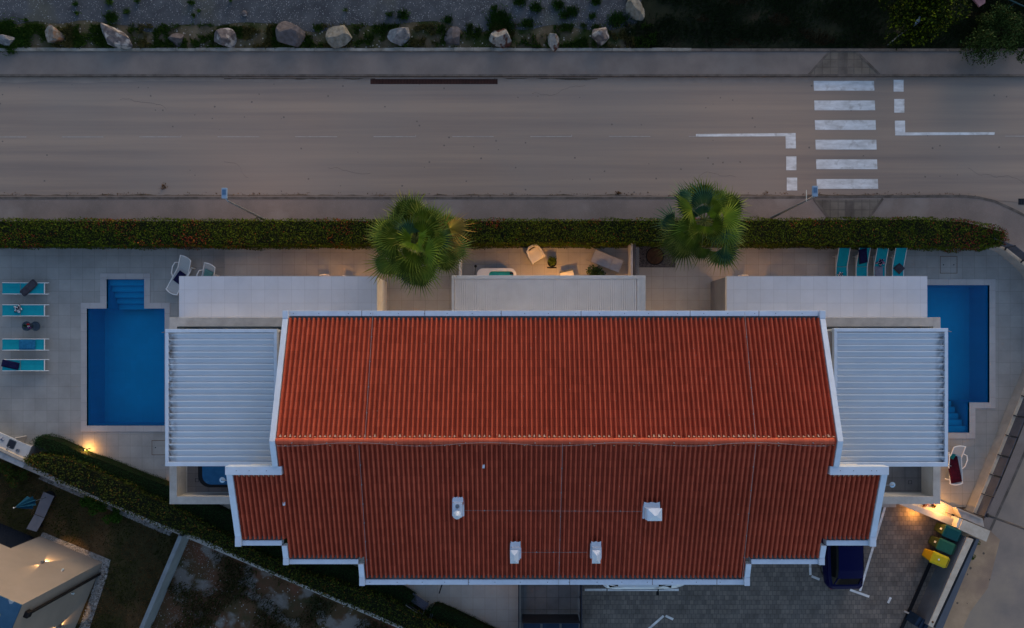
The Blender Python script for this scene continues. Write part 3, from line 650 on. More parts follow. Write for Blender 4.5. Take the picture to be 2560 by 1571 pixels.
while k*.195 < 14.5:
    x = (k+.15)*.195
    if -11.05 < x < -9.4 or 12.7 < x < 14.45:
        m.add([(x-.01, -5.165, rz(-5.1)+.09), (x+.05, -5.165, rz(-5.1)+.09), (x+.03, -5.24, rz(-5.24)+.05), (x, -5.24, rz(-5.24)+.05)], [(0, 1, 2, 3)])
    k += 1
m.build('mortar', M['mortar'], house, kind='stuff')
# white sheet metal verges and eaves
def sl_box(m, x0, x1, ya, yb, up=.12, dn=.3):
    m.add([(x0, ya, rz(ya)-dn), (x1, ya, rz(ya)-dn), (x1, yb, rz(yb)-dn), (x0, yb, rz(yb)-dn), (x0, ya, rz(ya)+up), (x1, ya, rz(ya)+up), (x1, yb, rz(yb)+up), (x0, yb, rz(yb)+up)],
          [(3, 2, 1, 0), (4, 5, 6, 7), (0, 1, 5, 4), (1, 2, 6, 5), (2, 3, 7, 6), (3, 0, 4, 7)])
def verge(x0, x1, ya, yb):
    m = MB(); sl_box(m, x0, x1, min(ya, yb), max(ya, yb)); m.build('verge_trim', M['trim'], house, bevel=.01)
verge(-9.50, -9.28, 1.08, YR); verge(12.64, 12.86, 1.08, YR)
verge(-9.50, -9.28, YR-.001, -4.81); verge(12.64, 12.86, YR-.001, -4.81)
verge(-11.36, -11.12, -5.12, -7.86); verge(14.58, 14.82, -5.12, -7.86)
verge(-9.50, -9.28, -8.26, -8.82); verge(12.64, 12.86, -8.26, -8.82); verge(-6.42, -6.2, -9.10, -9.72); verge(9.65, 9.87, -9.10, -9.72)
ec = {}
def eave(x0, x1, yi, yo, z, gut=True):
    sg = 1 if yo > yi else -1; a, b = sorted((yi, yo)); m = MB(); m.box(x0, a, z-.32, x1, b, z); m.build('eave_trim', M['trim'], house, bevel=.01)
    if gut:
        m = MB(); a, b = sorted((yi-sg*.003, yi-sg*.16)); m.box(x0+.02, a, z-.24, x1-.02, b, z-.08); m.build('gutter', M['trim_grey'], house)
    m = MB(); x = x0+.06
    while x < x1:
        x += random.uniform(2.6, 4.6)
        if x < x1-.1: m = MB(); m.box(x, min(yi, yo)-.003, z-.33, x+.018, max(yi, yo)+.003, z+.005); m.build('rust_joint', M['rust'], house)
eave(-9.27, 12.63, 1.18, 1.40, rz(1.18)+.03)
eave(-9.50, -9.275, 1.083, 1.40, rz(1.1)+.14, False); eave(12.635, 12.86, 1.083, 1.40, rz(1.1)+.14, False)
eave(-6.19, 9.64, -9.84, -10.06, rz(-9.84)+.03); eave(-6.42, -6.195, -9.723, -10.06, rz(-9.72)+.13, False); eave(9.645, 9.87, -9.723, -10.06, rz(-9.72)+.13, False)
eave(-9.27, -6.425, -8.90, -9.10, rz(-8.9)+.03); eave(9.875, 12.63, -8.90, -9.10, rz(-8.9)+.03); eave(-9.50, -9.275, -8.823, -9.10, rz(-8.82)+.13, False); eave(12.635, 12.86, -8.823, -9.10, rz(-8.82)+.13, False)
eave(-11.11, -9.505, -8.04, -8.25, rz(-8.05)+.03); eave(12.865, 14.57, -8.04, -8.25, rz(-8.05)+.03); eave(-11.36, -11.115, -7.863, -8.25, rz(-7.86)+.13, False); eave(14.575, 14.82, -7.863, -8.25, rz(-7.86)+.13, False)
# high flashing at the top of the two wings
for x0, x1 in ((-11.38, -9.15), (12.52, 14.84)):
    m = MB(); m.box(x0, -5.15, rz(-5.0)-.3, x1, -4.813, rz(-4.9)+.10); m.build('wing_flashing', M['trim'], house, bevel=.012)
# screws on the sheet metal
sp = [(x, 1.29, rz(1.18)+.03) for x in np.arange(-9.0, 12.5, 1.05)]+[(x, -9.95, rz(-9.84)+.03) for x in np.arange(-6.0, 9.5, 1.05)]+[(x, -4.98, rz(-4.9)+.10) for x in (-10.9, -10.4, -9.8, 13.0, 13.5, 14.1, 14.4)]
m = MB(); m.lathe(0, 0, [(.018, 0), (.018, .006)], 6); sc0 = m.build('screw', M['trim_grey'], house); sc0.data.transform(__import__('mathutils').Matrix.Translation(house.location))
for k, (x, y, z) in enumerate(sp):
    o = sc0 if k == 0 else sc0.copy()
    if k: COL.objects.link(o); o.parent = house
    o.location = Vector((x+random.uniform(-.1, .1), y, z))-house.location
# lightning wires
m = MB()
def wire(pts, r=.007): m.tube([(x, y, rz(y)+.13) for x, y in pts], r, 5)
def RP(px, py):                                       # point of the roof plane seen at a pixel
    z = 7.0
    for i in range(30):
        x, y = P(px, py, z); z = .5*z+.5*rz(y)
    return P(px, py, z)
for a, b in (((934, 782), (914, 1098)), ((899, 1112), (921, 1443)), ((1859, 782), (1887, 1102)), ((1887, 1107), (1853, 1446)), ((1406, 1108), (1396, 1460)), ((1155, 1275), (1606, 1277)), ((1299, 1379), (1467, 1379))):
    p, q = RP(*a), RP(*b); wire([p, ((p[0]+q[0])/2, (p[1]+q[1])/2), q])
pts = []; 
for x in np.arange(-9.3, 12.7, .5): pts.append((x, YR-.1+.07*math.cos((x+1)*2*math.pi/5.2), ZR+.19))
m.tube(pts, .007, 5)
m.build('lightning_wire', M['galv'], house)
hp = [(x, YR-.05, ZR+.12) for x in np.arange(-8.6, 12.7, 1.35)]
for a, b, n in (((934, 782), (914, 1098), 5), ((899, 1112), (921, 1443), 7), ((1859, 782), (1887, 1102), 5), ((1887, 1107), (1853, 1446), 6), ((1406, 1108), (1396, 1460), 6), ((1155, 1275), (1606, 1277), 8), ((1299, 1379), (1467, 1379), 4)):
    p, q = RP(*a), RP(*b)
    for k in range(1, n): x, y = lerp(p[0], q[0], k/n), lerp(p[1], q[1], k/n); hp.append((x, y, rz(y)+.04))
m = MB(); m.box(-.018, -.018, 0, .018, .018, .10); h0 = m.build('wire_holder', M['galv'], house); h0.data.transform(__import__('mathutils').Matrix.Translation(house.location))
for k, p in enumerate(hp):
    o = h0 if k == 0 else h0.copy()
    if k: COL.objects.link(o); o.parent = house
    o.location = Vector(p)-house.location
# windows on the street front (under the eave)
for x in (-7.5, -4.6, -1.2, 1.8, 4.8, 8.0, 10.8):
    m = MB(); m.box(x-.6, .853, 3.6, x+.6, .90, 5.2); w_ = m.build('window', M['white_metal'], house); m = MB(); m.box(x-.52, .902, 3.68, x+.52, .915, 5.12); m.build('pane', M['glass'], w_)
for x in (-4, -1, 4.5, 8.0):
    m = MB(); m.box(x-.5, -9.55, 3.4, x+.5, -9.503, 4.8); w_ = m.build('window', M['white_metal'], house); m = MB(); m.box(x-.42, -9.56, 3.48, x+.42, -9.552, 4.72); m.build('pane', M['glass'], w_)

# chimneys: part of the roof but each a countable object of its own sheet metal -> parts of the house
def chimney(px, py, kind, w, l):
    x, y = RP(px, py); z = rz(y)
    m = MB(); m.box(x-w/2, y-l/2, z-.2, x+w/2, y+l/2, z+.42); c = m.build('chimney', M['trim'], house, bevel=.01)
    m = MB(); n = 8; A = [(lerp(x-w/2-.03, x+w/2+.03, k/n), y+l/2+.20+.02*math.cos(k*1.57), rz(y+l/2+.22)+.07) for k in range(n+1)]; B = [(lerp(x-w/2-.03, x+w/2+.03, k/n), y+l/2-.01, rz(y+l/2)+.13) for k in range(n+1)]; m.strip(B, A); m.strip(A, B)
    m.box(x-w/2-.06, y-l/2-.02, z-.15, x-w/2-.003, y+l/2+.1, z+.13); m.box(x+w/2+.003, y-l/2-.02, z-.15, x+w/2+.06, y+l/2+.1, z+.13)
    m.build('flashing', M['trim'], c)
    if kind == 'cowl':
        m = MB(); m.lathe(x, y-.14, [(.10, z+.423), (.10, z+.62), (.17, z+.62), (.02, z+.78)], 16); m.build('round_cowl', M['trim'], c)
        m = MB(); m.lathe(x, y+.17, [(.075, z+.423), (.085, z+.50), (.055, z+.50), (.055, z+.44)], 14, caps=False); m.build('flue_pipe', M['galv'], c)
    else:
        W2, L2, z0 = w/2+.0, l/2+.02, z+.62; ox_, oy_ = (-.05, -.05) if w < l else (.03, .04)
        m = MB()
        for sx in (-1, 1):
            for sy in (-1, 1): m.box(x+ox_+sx*(W2-.07)-.012, y+oy_+sy*(L2-.07)-.012, z+.42, x+ox_+sx*(W2-.07)+.012, y+oy_+sy*(L2-.07)+.012, z0)
        m.build('cap_leg', M['galv'], c); m = MB(); cx, cy = x+ox_, y+oy_; e = (L2-W2)
        if e >= 0: r0, r1 = (cx, cy-max(e, .05), z0+.17), (cx, cy+max(e, .05), z0+.17)
        else: r0, r1 = (cx+e, cy, z0+.17), (cx-e, cy, z0+.17)
        q = [(cx-W2, cy-L2, z0), (cx+W2, cy-L2, z0), (cx+W2, cy+L2, z0), (cx-W2, cy+L2, z0), r0, r1]
        m.add(q, [(0, 1, 4), (1, 2, 5, 4), (2, 3, 5), (3, 0, 4, 5), (3, 2, 1, 0)] if e >= 0 else [(0, 1, 5, 4), (1, 2, 5), (2, 3, 4, 5), (3, 0, 4), (3, 2, 1, 0)])
        m.build('chimney_cap', M['trim'], c)
chimney(1146, 1270, 'cowl', .36, .58); chimney(1627, 1280, 'hip', .58, .46); chimney(1289, 1378, 'hip', .34, .50); chimney(1489, 1378, 'hip', .34, .50)
for px, py in ((711, 1259), (1209, 1166)):
    x, y = RP(px, py); m = MB(); m.box(x-.045, y-.07, rz(y), x+.045, y+.07, rz(y)+.08); m.build('tile_vent', M['trim'], house, bevel=.01)

# side terraces with parapets
ZF, ZP = 3.05, 4.05
def side_terrace(xo, xi, label, s):
    """xo outer x, xi inner x (house side); s=-1 left, +1 right"""
    y0, y1 = -7.12, 1.20; x0, x1 = sorted((xo, xi))
    t = thing('side_terrace', ((x0+x1)/2, (y0+y1)/2, 0), label, 'terrace')
    m = MB(); m.box(x0+.01, y0+.01, -.02, x1-.01, y1-.01, ZF-.006); m.build('lower_wall', M['render'], t)
    m = MB(); m.sheet([(x0+.3, y0+.3), (x1, y0+.3), (x1, y1-.4), (x0+.3, y1-.4)], ZF); m.build('floor', M['dark_tiles'] if s > 0 else M['floor_l'], t)
    m = MB(); px0, px1 = (xo, xo+.24) if s < 0 else (xo-.24, xo)
    wl = MB(); wl.box(px0+(.02 if s < 0 else 0), y0+.02, ZF-.003, px1-(.02 if s > 0 else 0), y1-.02, ZP-.05)
    a, b = (px1+.001, xi) if s < 0 else (xi, px0-.001)
    wl.box(a, y0+.02, ZF-.003, b, y0+.26, ZP-.05); wl.box(a, y1-.36, ZF-.003, b, y1-.02, ZP-.05); wl.build('parapet', M['render'], t)
    m.box(xo-(.02 if s < 0 else .31), y0-.02, ZP-.048, xo+(.31 if s < 0 else .02), y1+.02, ZP)
    a, b = (xo+.312, xi) if s < 0 else (xi, xo-.312)
    m.box(a, y0-.02, ZP-.048, b, y0+.33, ZP); m.box(a, y1-.39, ZP-.048, b, y1+.02, ZP)
    m.build('parapet_cap', M['stone'], t, bevel=.008)
    return t
M['floor_l'] = tilemat('terrace_floor', (.24, .23, .23), (.22, .21, .21), (.13, .12, .12), mortar=.008, noise_amt=.2)
tl = side_terrace(-15.36, -9.16, 'left upper terrace with stone capped parapet beside the hot tub', -1)
tr = side_terrace(19.10, 12.51, 'right upper terrace with stone capped parapet and an outdoor shower', 1)

# tiled flat roofs on the street side
def annex(x0, x1, side, label):
    y0, y1, z = 1.225, P(0, 691, 2.85)[1], 2.85; t = thing('annex', ((x0+x1)/2, 2.2, 0), label, 'annex')
    m = MB(); m.box(x0, y0, z-.25, x1, y1, z-.012); m.build('roof_slab', M['render'], t)
    m = MB(); m.box(x0-.005, y0, z-.01, x1+.005, y1+.005, z); m.build('roof_tiles', M['roof_slab'], t)
    m = MB(); xs = (x1-.02) if side > 0 else (x0+.02); a, b = sorted((xs, xs-side*.22)); m.box(a, y0, 0, b, y1-.02, z-.253); m.build('side_wall', M['render'] if side > 0 else mat('shaded_side_render', (.17, .18, .205), .85, (.14, .15, .17), 1), t)  # right annex: shade on the side wall is put into a darker blue-grey
    m = MB(); xo = x0+.2 if side > 0 else x1-.2; m.box(xo-.1, y1-.35, 0, xo+.1, y1-.15, z-.253); m.build('column', M['render'], t)
    m = MB(); xc = (x0+x1)/2; m.box(xc-1.6, y0-.0, .2, xc+1.6, y0+.04, 2.4); d = m.build('sliding_door', M['white_metal'], t)
    m = MB(); m.box(xc-1.5, y0+.042, .28, xc+1.5, y0+.05, 2.32); m.build('pane', M['glass'], d)
    return t
xL0, xL1 = P(448, 0, 2.85)[0], P(942, 0, 2.85)[0]; xR0, xR1 = P(1817, 0, 2.85)[0], P(2318, 0, 2.85)[0]
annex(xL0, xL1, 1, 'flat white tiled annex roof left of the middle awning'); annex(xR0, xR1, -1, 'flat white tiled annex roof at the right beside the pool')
# middle awning of ribbed panels
xa0, xa1, za = P(1129, 0, 2.8)[0], P(1614, 0, 2.8)[0], 2.8; ya1 = P(0, 689, za)[1]
t = thing('awning', ((xa0+xa1)/2, 2.2, 0), 'grey ribbed awning roof over the middle patio', 'awning')
m = MB(); x = xa0+.16; pal = mat('awning_panel', (.64, .62, .62), .6, (.57, .55, .55), 1.2)
while x < xa1-.42:
    m.box(x, .93, za-.09, x+.078, ya1-.17, za-.008); m.box(x+.078, .93, za-.09, x+.102, ya1-.17, za-.075); x += .102
m.build('ribbed_panel', pal, t)
m = MB(); m.box(xa0, ya1-.165, za-.2, xa1, ya1, za+.005); m.box(xa1-.22, .93, za-.2, xa1, ya1-.167, za+.005); m.box(xa1-.40, .93, za-.15, xa1-.222, ya1-.167, za-.0); m.box(xa0, .93, za-.2, xa0+.13, ya1-.167, za+.005)
m.build('frame', mat('awning_frame', (.50, .50, .51), .5, var=.06), t, bevel=.008)
m = MB()
for x in (xa0+.1, xa1-.15): m.box(x-.06, ya1-.2, .17, x+.06, ya1-.08, za-.202)
m.build('post', M['white_metal'], t)

# louvred pergolas over the side terraces
def stainmat(name, c, xdark, w, sgn, dark):
    m = bpy.data.materials.new(name); m.use_nodes = True; N = m.node_tree.nodes; L = m.node_tree.links; b = N['Principled BSDF']; b.inputs['Roughness'].default_value = .45; b.inputs['Metallic'].default_value = .1
    g = N.new('ShaderNodeTexCoord'); sp = N.new('ShaderNodeSeparateXYZ'); L.new(g.outputs['Object'], sp.inputs[0])
    mr = N.new('ShaderNodeMapRange'); mr.inputs[1].default_value = xdark; mr.inputs[2].default_value = xdark+sgn*w; mr.inputs[3].default_value = 1; mr.inputs[4].default_value = 0; L.new(sp.outputs[0], mr.inputs[0])
    n = N.new('ShaderNodeTexNoise'); n.inputs['Scale'].default_value = 4.5; n.inputs['Detail'].default_value = 6; L.new(g.outputs['Object'], n.inputs[0])
    n2 = N.new('ShaderNodeMapRange'); n2.inputs[1].default_value = .35; n2.inputs[2].default_value = .62; L.new(n.outputs[0], n2.inputs[0])
    mu = N.new('ShaderNodeMath'); mu.operation = 'MULTIPLY'; L.new(mr.outputs[0], mu.inputs[0]); L.new(n2.outputs[0], mu.inputs[1])
    n3 = N.new('ShaderNodeTexNoise'); n3.inputs['Scale'].default_value = 1.3; n3.inputs['Detail'].default_value = 6; L.new(g.outputs['Object'], n3.inputs[0])
    rp = N.new('ShaderNodeValToRGB'); rp.color_ramp.elements[0].position = .35; rp.color_ramp.elements[1].position = .65; rp.color_ramp.elements[0].color = (*[q*.95 for q in c], 1); rp.color_ramp.elements[1].color = (*c, 1); L.new(n3.outputs[0], rp.inputs[0])
    mx = N.new('ShaderNodeMix'); mx.data_type = 'RGBA'; L.new(mu.outputs[0], mx.inputs[0]); L.new(rp.outputs[0], mx.inputs[6]); mx.inputs[7].default_value = (*dark, 1); L.new(mx.outputs[2], b.inputs['Base Color']); return m
def pergola(px0, py0, px1, py1, s, label):
    z = 5.75; x0, y1 = P(px0, py0, z); x1, y0 = P(px1, py1, z); t = thing('louvred_pergola', ((x0+x1)/2, (y0+y1)/2, ZF), label, 'pergola')
    f = .15; m = MB(); m.box(x0, y1-f, z-.2, x1, y1, z+.012); m.box(x0, y0, z-.2, x1, y0+f+.03, z+.012)
    m.box(x0, y0+f+.032, z-.2, x0+.14, y1-f-.002, z+.01); m.box(x1-.14, y0+f+.032, z-.2, x1, y1-f-.002, z+.01); m.build('frame', M['trim'], t, bevel=.012)
    m = MB(); n = 21; a, b = y0+f+.035, y1-f-.01; xa, xb = x0+.145, x1-.145; cx = (x0+x1)/2
    for k in range(n):
        ya, yb = lerp(a, b, k/n), lerp(a, b, (k+1)/n); d = yb-ya
        pr = [(0, -.095), (.03, -.075), (.3, -.052), (.74, -.022), (.765, .03), (.90, .03), (.915, -.06), (1.0, -.095)]
        A = [(xa, ya+u*d, z-.02+h) for u, h in pr]; B = [(xb, ya+u*d, z-.02+h) for u, h in pr]; m.strip(A, B)
    if s < 0: mm = stainmat('louvre_left', (.62, .66, .71), xa-cx, .38, 1, (.13, .085, .05))
    else: mm = stainmat('louvre_right', (.62, .66, .71), xb-cx, .40, -1, (.04, .045, .055))
    m.build('louvre', mm, t)
    m = MB()
    for x in (x0+.07, x1-.07):
        for y in (y0+.08, y1-.08): m.box(x-.06, y-.06, ZF+.001, x+.06, y+.06, z-.202)
    m.build('post', M['white_metal'], t)
    m = MB(); xx, sg = (x0, -1) if s < 0 else (x1, 1)
    for y in (y0+.05, y1-.12): m.tube([(xx, y, z-.05), (xx+sg*.16, y-.03, z-.03)], .015, 6)
    m.build('spout', M['galv'], t)
pergola(413, 823, 693, 1166, -1, 'white louvred pergola roof over the left terrace, brown dirt along its left end')
pergola(2085, 821, 2370, 1167, 1, 'white louvred pergola roof over the right terrace, dark dirt along its right end')
for px0, px1, lb in ((694, 716, 'narrow slatted metal screen between left pergola and red roof'), (2060, 2084, 'narrow slatted metal screen between red roof and right pergola')):
    z = 5.45; x0, y1 = P(px0, 825, z); x1, y0 = P(px1, 1000, z); t = thing('slatted_screen', ((x0+x1)/2, (y0+y1)/2, ZF), lb, 'screen')
    m = MB(); n = 8
    for k in range(n): xx = lerp(x0+.06, x1-.06, k/(n-1)); m.box(xx-.014, y0+.06, z-.06, xx+.014, y1-.06, z)
    m.build('slat', mat('pinkish_slats', (.45, .38, .35), .6, var=.1), t)
    m = MB(); m.box(x0, y1-.055, z-.08, x1, y1, z+.01); m.box(x0, y0, z-.08, x1, y0+.055, z+.01); m.box(x0, y0+.057, z-.08, x0+.04, y1-.057, z+.01); m.build('frame', M['cream_pl'], t)
    m = MB(); m.box(x0+.02, y1-.05, ZF+.001, x0+.06, y1-.01, z-.082); m.box(x0+.02, y0+.01, ZF+.001, x0+.06, y0+.05, z-.082); m.build('leg', M['cream_pl'], t)

# showers and hot tub on the terraces
def shower(px, py, xw, lb):
    z = 5.1; x, y = P(px, py, z); t = thing('outdoor_shower', (xw, y-.02, ZF), lb, 'shower')
    m = MB(); sg = 1 if xw > x else -1; m.tube([(xw-sg*.04, y-.04, ZF+.002), (xw-sg*.04, y-.04, z+.05), (x, y, z+.05)], .018, 8); m.build('pipe', M['galv'], t)
    m = MB(); m.lathe(x, y, [(.12, z-.012), (.125, z+.004), (.06, z+.02), (.03, z+.05)], 24); m.build('shower_head', mat('blue_reflection_head', (.42, .56, .70), .4), t, smooth=False)  # blue reflection on the whitish head is put into its base colour
    m = MB(); m.lathe(x, y, [(.025, z+.051), (.025, z+.066)], 12); m.build('nut', M['lamp_panel'], t)
shower(555.8, 1200.4, -11.05, 'round shower head reaching over the hot tub of the left terrace'); shower(2231, 1212.5, 14.5, 'round shower head over the empty floor of the right terrace')
def rbox(x0, y0, x1, y1, r, n=8):
    p = []
    for cx, cy, a0 in ((x1-r, y1-r, 0), (x0+r, y1-r, 90), (x0+r, y0+r, 180), (x1-r, y0+r, 270)):
        for k in range(n+1): a = R(a0+90*k/n); p.append((cx+r*math.cos(a), cy+r*math.sin(a)))
    return p
x0, y0 = P(493, 1220, 3.65); t = thing('hot_tub', (x0+1, y0+1, ZF), 'dark rimmed hot tub with blue cover under the left pergola', 'hot tub')
m = MB(); m.prism(rbox(x0, y0, x0+2.0, y0+2.0, .55), ZF+.001, 3.62); m.build('shell', M['black'], t, bevel=.05)
m = MB(); m.prism(rbox(x0+.22, y0+.14, x0+1.8, y0+1.85, .42), 3.55, 3.66); m.build('cover', mat('blue_cover', (.012, .085, .20), .5, (.02, .11, .24), 3, c3=(.10, .20, .30), c3scale=2.5, c3rng=(.62, .8)), t, bevel=.03)
for px, py in ((492.5, 1201), (2303-28, 1206)):
    a = rect(px-4.5, py-4.5, px+4.5, py+4.5, ZF); m = MB(); w = .018; z = ZF+.002
    for q in ((a[0], a[1], a[2], a[1]+w), (a[0], a[3]-w, a[2], a[3]), (a[0], a[1]+w, a[0]+w, a[3]-w), (a[2]-w, a[1]+w, a[2], a[3]-w)): m.box(q[0], q[1], z, q[2], q[3], z+.006)
    m.build('floor_drain', M['dark_metal'], label=('small square floor drain of the left terrace by the hot tub' if px < 1000 else 'small square floor drain of the right terrace'), cat='drain')

# ------------------------------------------------------------------ hedges, palms, shrubs
def hedge(name, topl, botl, zt, z0, colf, label, leaf=.075, dens=330, amp=.10, seed=1, side=True, group=None, cap=True):
    """topl/botl: pixel polylines of the two upper edges at height zt"""
    A = PL(topl, zt); B = PL(botl, zt); g = np.random.default_rng(seed)
    L = sum(math.dist(a, b) for a, b in zip(A, A[1:])); Wd = math.dist(along(A, .5), along(B, .5)); n = int(L*Wd*dens)
    t = thing(name, (*along([along(A, .5), along(B, .5)], .5), z0), label, 'hedge', group)
    pts = []; nr = []; cols = []
    def bump_(x, y): return noise.noise(Vector((x*1.1, y*1.1, seed)))*amp+noise.noise(Vector((x*3.5, y*3.5, seed)))*amp*.6
    for i in range(n):
        u, v = g.random(), g.random(); a = along(A, u); b = along(B, u); x, y = lerp(a[0], b[0], v), lerp(a[1], b[1], v)
        ed = min(v, 1-v)*Wd; rd = -.10*max(0, 1-ed/.16)**2
        pts.append((x, y, zt+bump_(x, y)+rd-g.random()*.07)); nr.append((0, 0, 1)); cols.append(colf(x, y, g, 1))
    if side:
        h = zt-z0
        for E, O in ((A, B), (B, A)):
            for i in range(int(L*h*dens*.62)):
                u = g.random(); p = along(E, u); q = along(O, u); l = math.dist(p, q); dx, dy = (p[0]-q[0])/l, (p[1]-q[1])/l; z = z0+h*g.random()
                k = bump_(p[0]+z, p[1])*.8; pts.append((p[0]+dx*k, p[1]+dy*k, z)); nr.append((dx, dy, .3)); cols.append(colf(p[0], p[1], g, .8))
        if cap:
            for e in (0, 1):
                p, q = along(A, e), along(B, e); p2 = along(A, .02 if e == 0 else .98); dx, dy = p[0]-p2[0], p[1]-p2[1]; l = math.hypot(dx, dy); dx /= l; dy /= l
                for i in range(int(Wd*h*dens*.7)):
                    v = g.random(); k = g.normal()*.05+math.sin(v*3.14)*.18; pts.append((lerp(p[0], q[0], v)+dx*k, lerp(p[1], q[1], v)+dy*k, z0+h*g.random())); nr.append((dx, dy, .3)); cols.append(colf(p[0], p[1], g, .8))
    m, tt = leaves(pts, nr, leaf, cols, seed=seed); m.build('foliage', LEAF, t, tint=tt)
    m = MB(); s_ = 24
    Ai = [along([along(A, k/s_), along(B, k/s_)], .07) for k in range(s_+1)]; Bi = [along([along(A, k/s_), along(B, k/s_)], .93) for k in range(s_+1)]
    zc = zt-.13; m.strip([(x, y, zc) for x, y in Bi], [(x, y, zc) for x, y in Ai]); m.strip([(x, y, z0) for x, y in Bi], [(x, y, zc) for x, y in Bi]); m.strip([(x, y, zc) for x, y in Ai], [(x, y, z0) for x, y in Ai])
    for k in (0, -1): m.add([(*Ai[k], z0), (*Bi[k], z0), (*Bi[k], zc), (*Ai[k], zc)], [(0, 1, 2, 3)])
    m.build('branches', M['core'], t); return t
def photinia(x, y, g, k):
    r = noise.noise(Vector((x*.55, y*.9, 5)))+.6*noise.noise(Vector((x*2.3, y*2.3, 8)))
    px = x*49.3+CX; bias = -.05 if px < 560 else (-.38 if px < 1900 else -.12)
    if px > 2330: bias = .12+(px-2330)*.0025
    if 830 < px < 900: bias = .12
    if g.random() < .014+max(0, r+bias)*.7: c = np.array((.26, .045, .018)) if px < 2300 else np.array((.20, .022, .022))
    elif g.random() < .18: c = np.array((.11, .125, .010))
    else: c = np.array((.062, .095, .007))
    return c*g.uniform(.5, 1.35)*k
hedge('street_hedge', [(-60, 548), (600, 548), (1300, 548), (2000, 546), (2340, 543), (2420, 550), (2490, 564), (2518, 578)], [(-60, 612), (600, 612), (1300, 609), (2000, 609), (2340, 616), (2420, 618), (2480, 619), (2512, 612)],
      1.5, .1, photinia, 'long clipped green hedge with red leaf tips along the near pavement', leaf=.082, dens=470, amp=.13, seed=3)
def olive(x, y, g, k):
    c = np.array((.075, .085, .012)) if g.random() < .35 else (np.array((.16, .075, .018)) if g.random() < .12 else np.array((.036, .055, .010)))
    return c*g.uniform(.5, 1.4)*k
def deepg(x, y, g, k): return np.array((.016, .045, .012))*g.uniform(.5, 1.5)*k
def hz(pts, dx, dy): return [(a+dx, b+dy) for a, b in pts]
hedge('boundary_hedge', [(82, 1138), (164, 1146), (291, 1203), (423, 1266), (514, 1316), (662, 1395), (772, 1440), (951, 1492), (1150, 1590)], [(60, 1156), (146, 1207), (264, 1261), (394, 1315), (503, 1352), (624, 1410), (745, 1462), (935, 1542), (1120, 1625)],
      1.35, .1, olive, 'loose olive green hedge running diagonally along the plot boundary', leaf=.10, dens=420, amp=.16, seed=5)
hedge('clipped_hedge', [(92, 1092), (106, 1089), (159, 1110), (201, 1135), (264, 1154), (344, 1188), (423, 1216), (600, 1300), (831, 1408), (985, 1462), (1036, 1494)], [(80, 1112), (100, 1128), (150, 1141), (188, 1158), (252, 1192), (330, 1226), (408, 1256), (580, 1345), (800, 1450), (960, 1505), (1010, 1530)],
      .95, .15, deepg, 'low dark clipped hedge bordering the left pool deck, in front of the olive one', leaf=.05, dens=900, amp=.05, seed=6, group='clipped deck hedges')
hedge('clipped_hedge', [(1084, 1520), (1096, 1518), (1140, 1536), (1220, 1575), (1300, 1615)], [(1074, 1536), (1084, 1550), (1120, 1572), (1190, 1605), (1270, 1650)],
      .95, .15, deepg, 'low dark clipped hedge at the bottom edge right of the bench', leaf=.05, dens=900, amp=.05, seed=9, group='clipped deck hedges')
# boundary wall under the olive hedge
m = MB(); a, b = P(0, 1144, .45), P(1060, 1596, .45); an = math.atan2(b[1]-a[1], b[0]-a[0]); L = math.dist(a, b)+6
t = thing('boundary_wall', ((a[0]+b[0])/2, (a[1]+b[1])/2, 0), 'low white boundary wall half covered by the diagonal hedge', 'wall')
m.obox((a[0]+b[0])/2-.02, (a[1]+b[1])/2+.1, 0, .41, L, .2, an); m.build('wall_body', M['render'], t)
m = MB(); m.obox((a[0]+b[0])/2-.02, (a[1]+b[1])/2+.1, .412, .45, L+.02, .26, an); m.build('coping', M['stone'], t, bevel=.006)
# plot divider wall of the neighbour
a, b = P(451, 1340, 1.1), P(345, 1590, 1.1); an = math.atan2(b[1]-a[1], b[0]-a[0]); t = thing('divider_wall', ((a[0]+b[0])/2, (a[1]+b[1])/2, 0), 'blue grey concrete wall dividing lawn and bare plot', 'wall')
m = MB(); m.obox((a[0]+b[0])/2, (a[1]+b[1])/2, 0, 1.1, math.dist(a, b), .2, an); m.build('wall_body', mat('divider_concrete', (.22, .25, .27), .85, (.17, .19, .21), 1.5), t, bevel=.01)

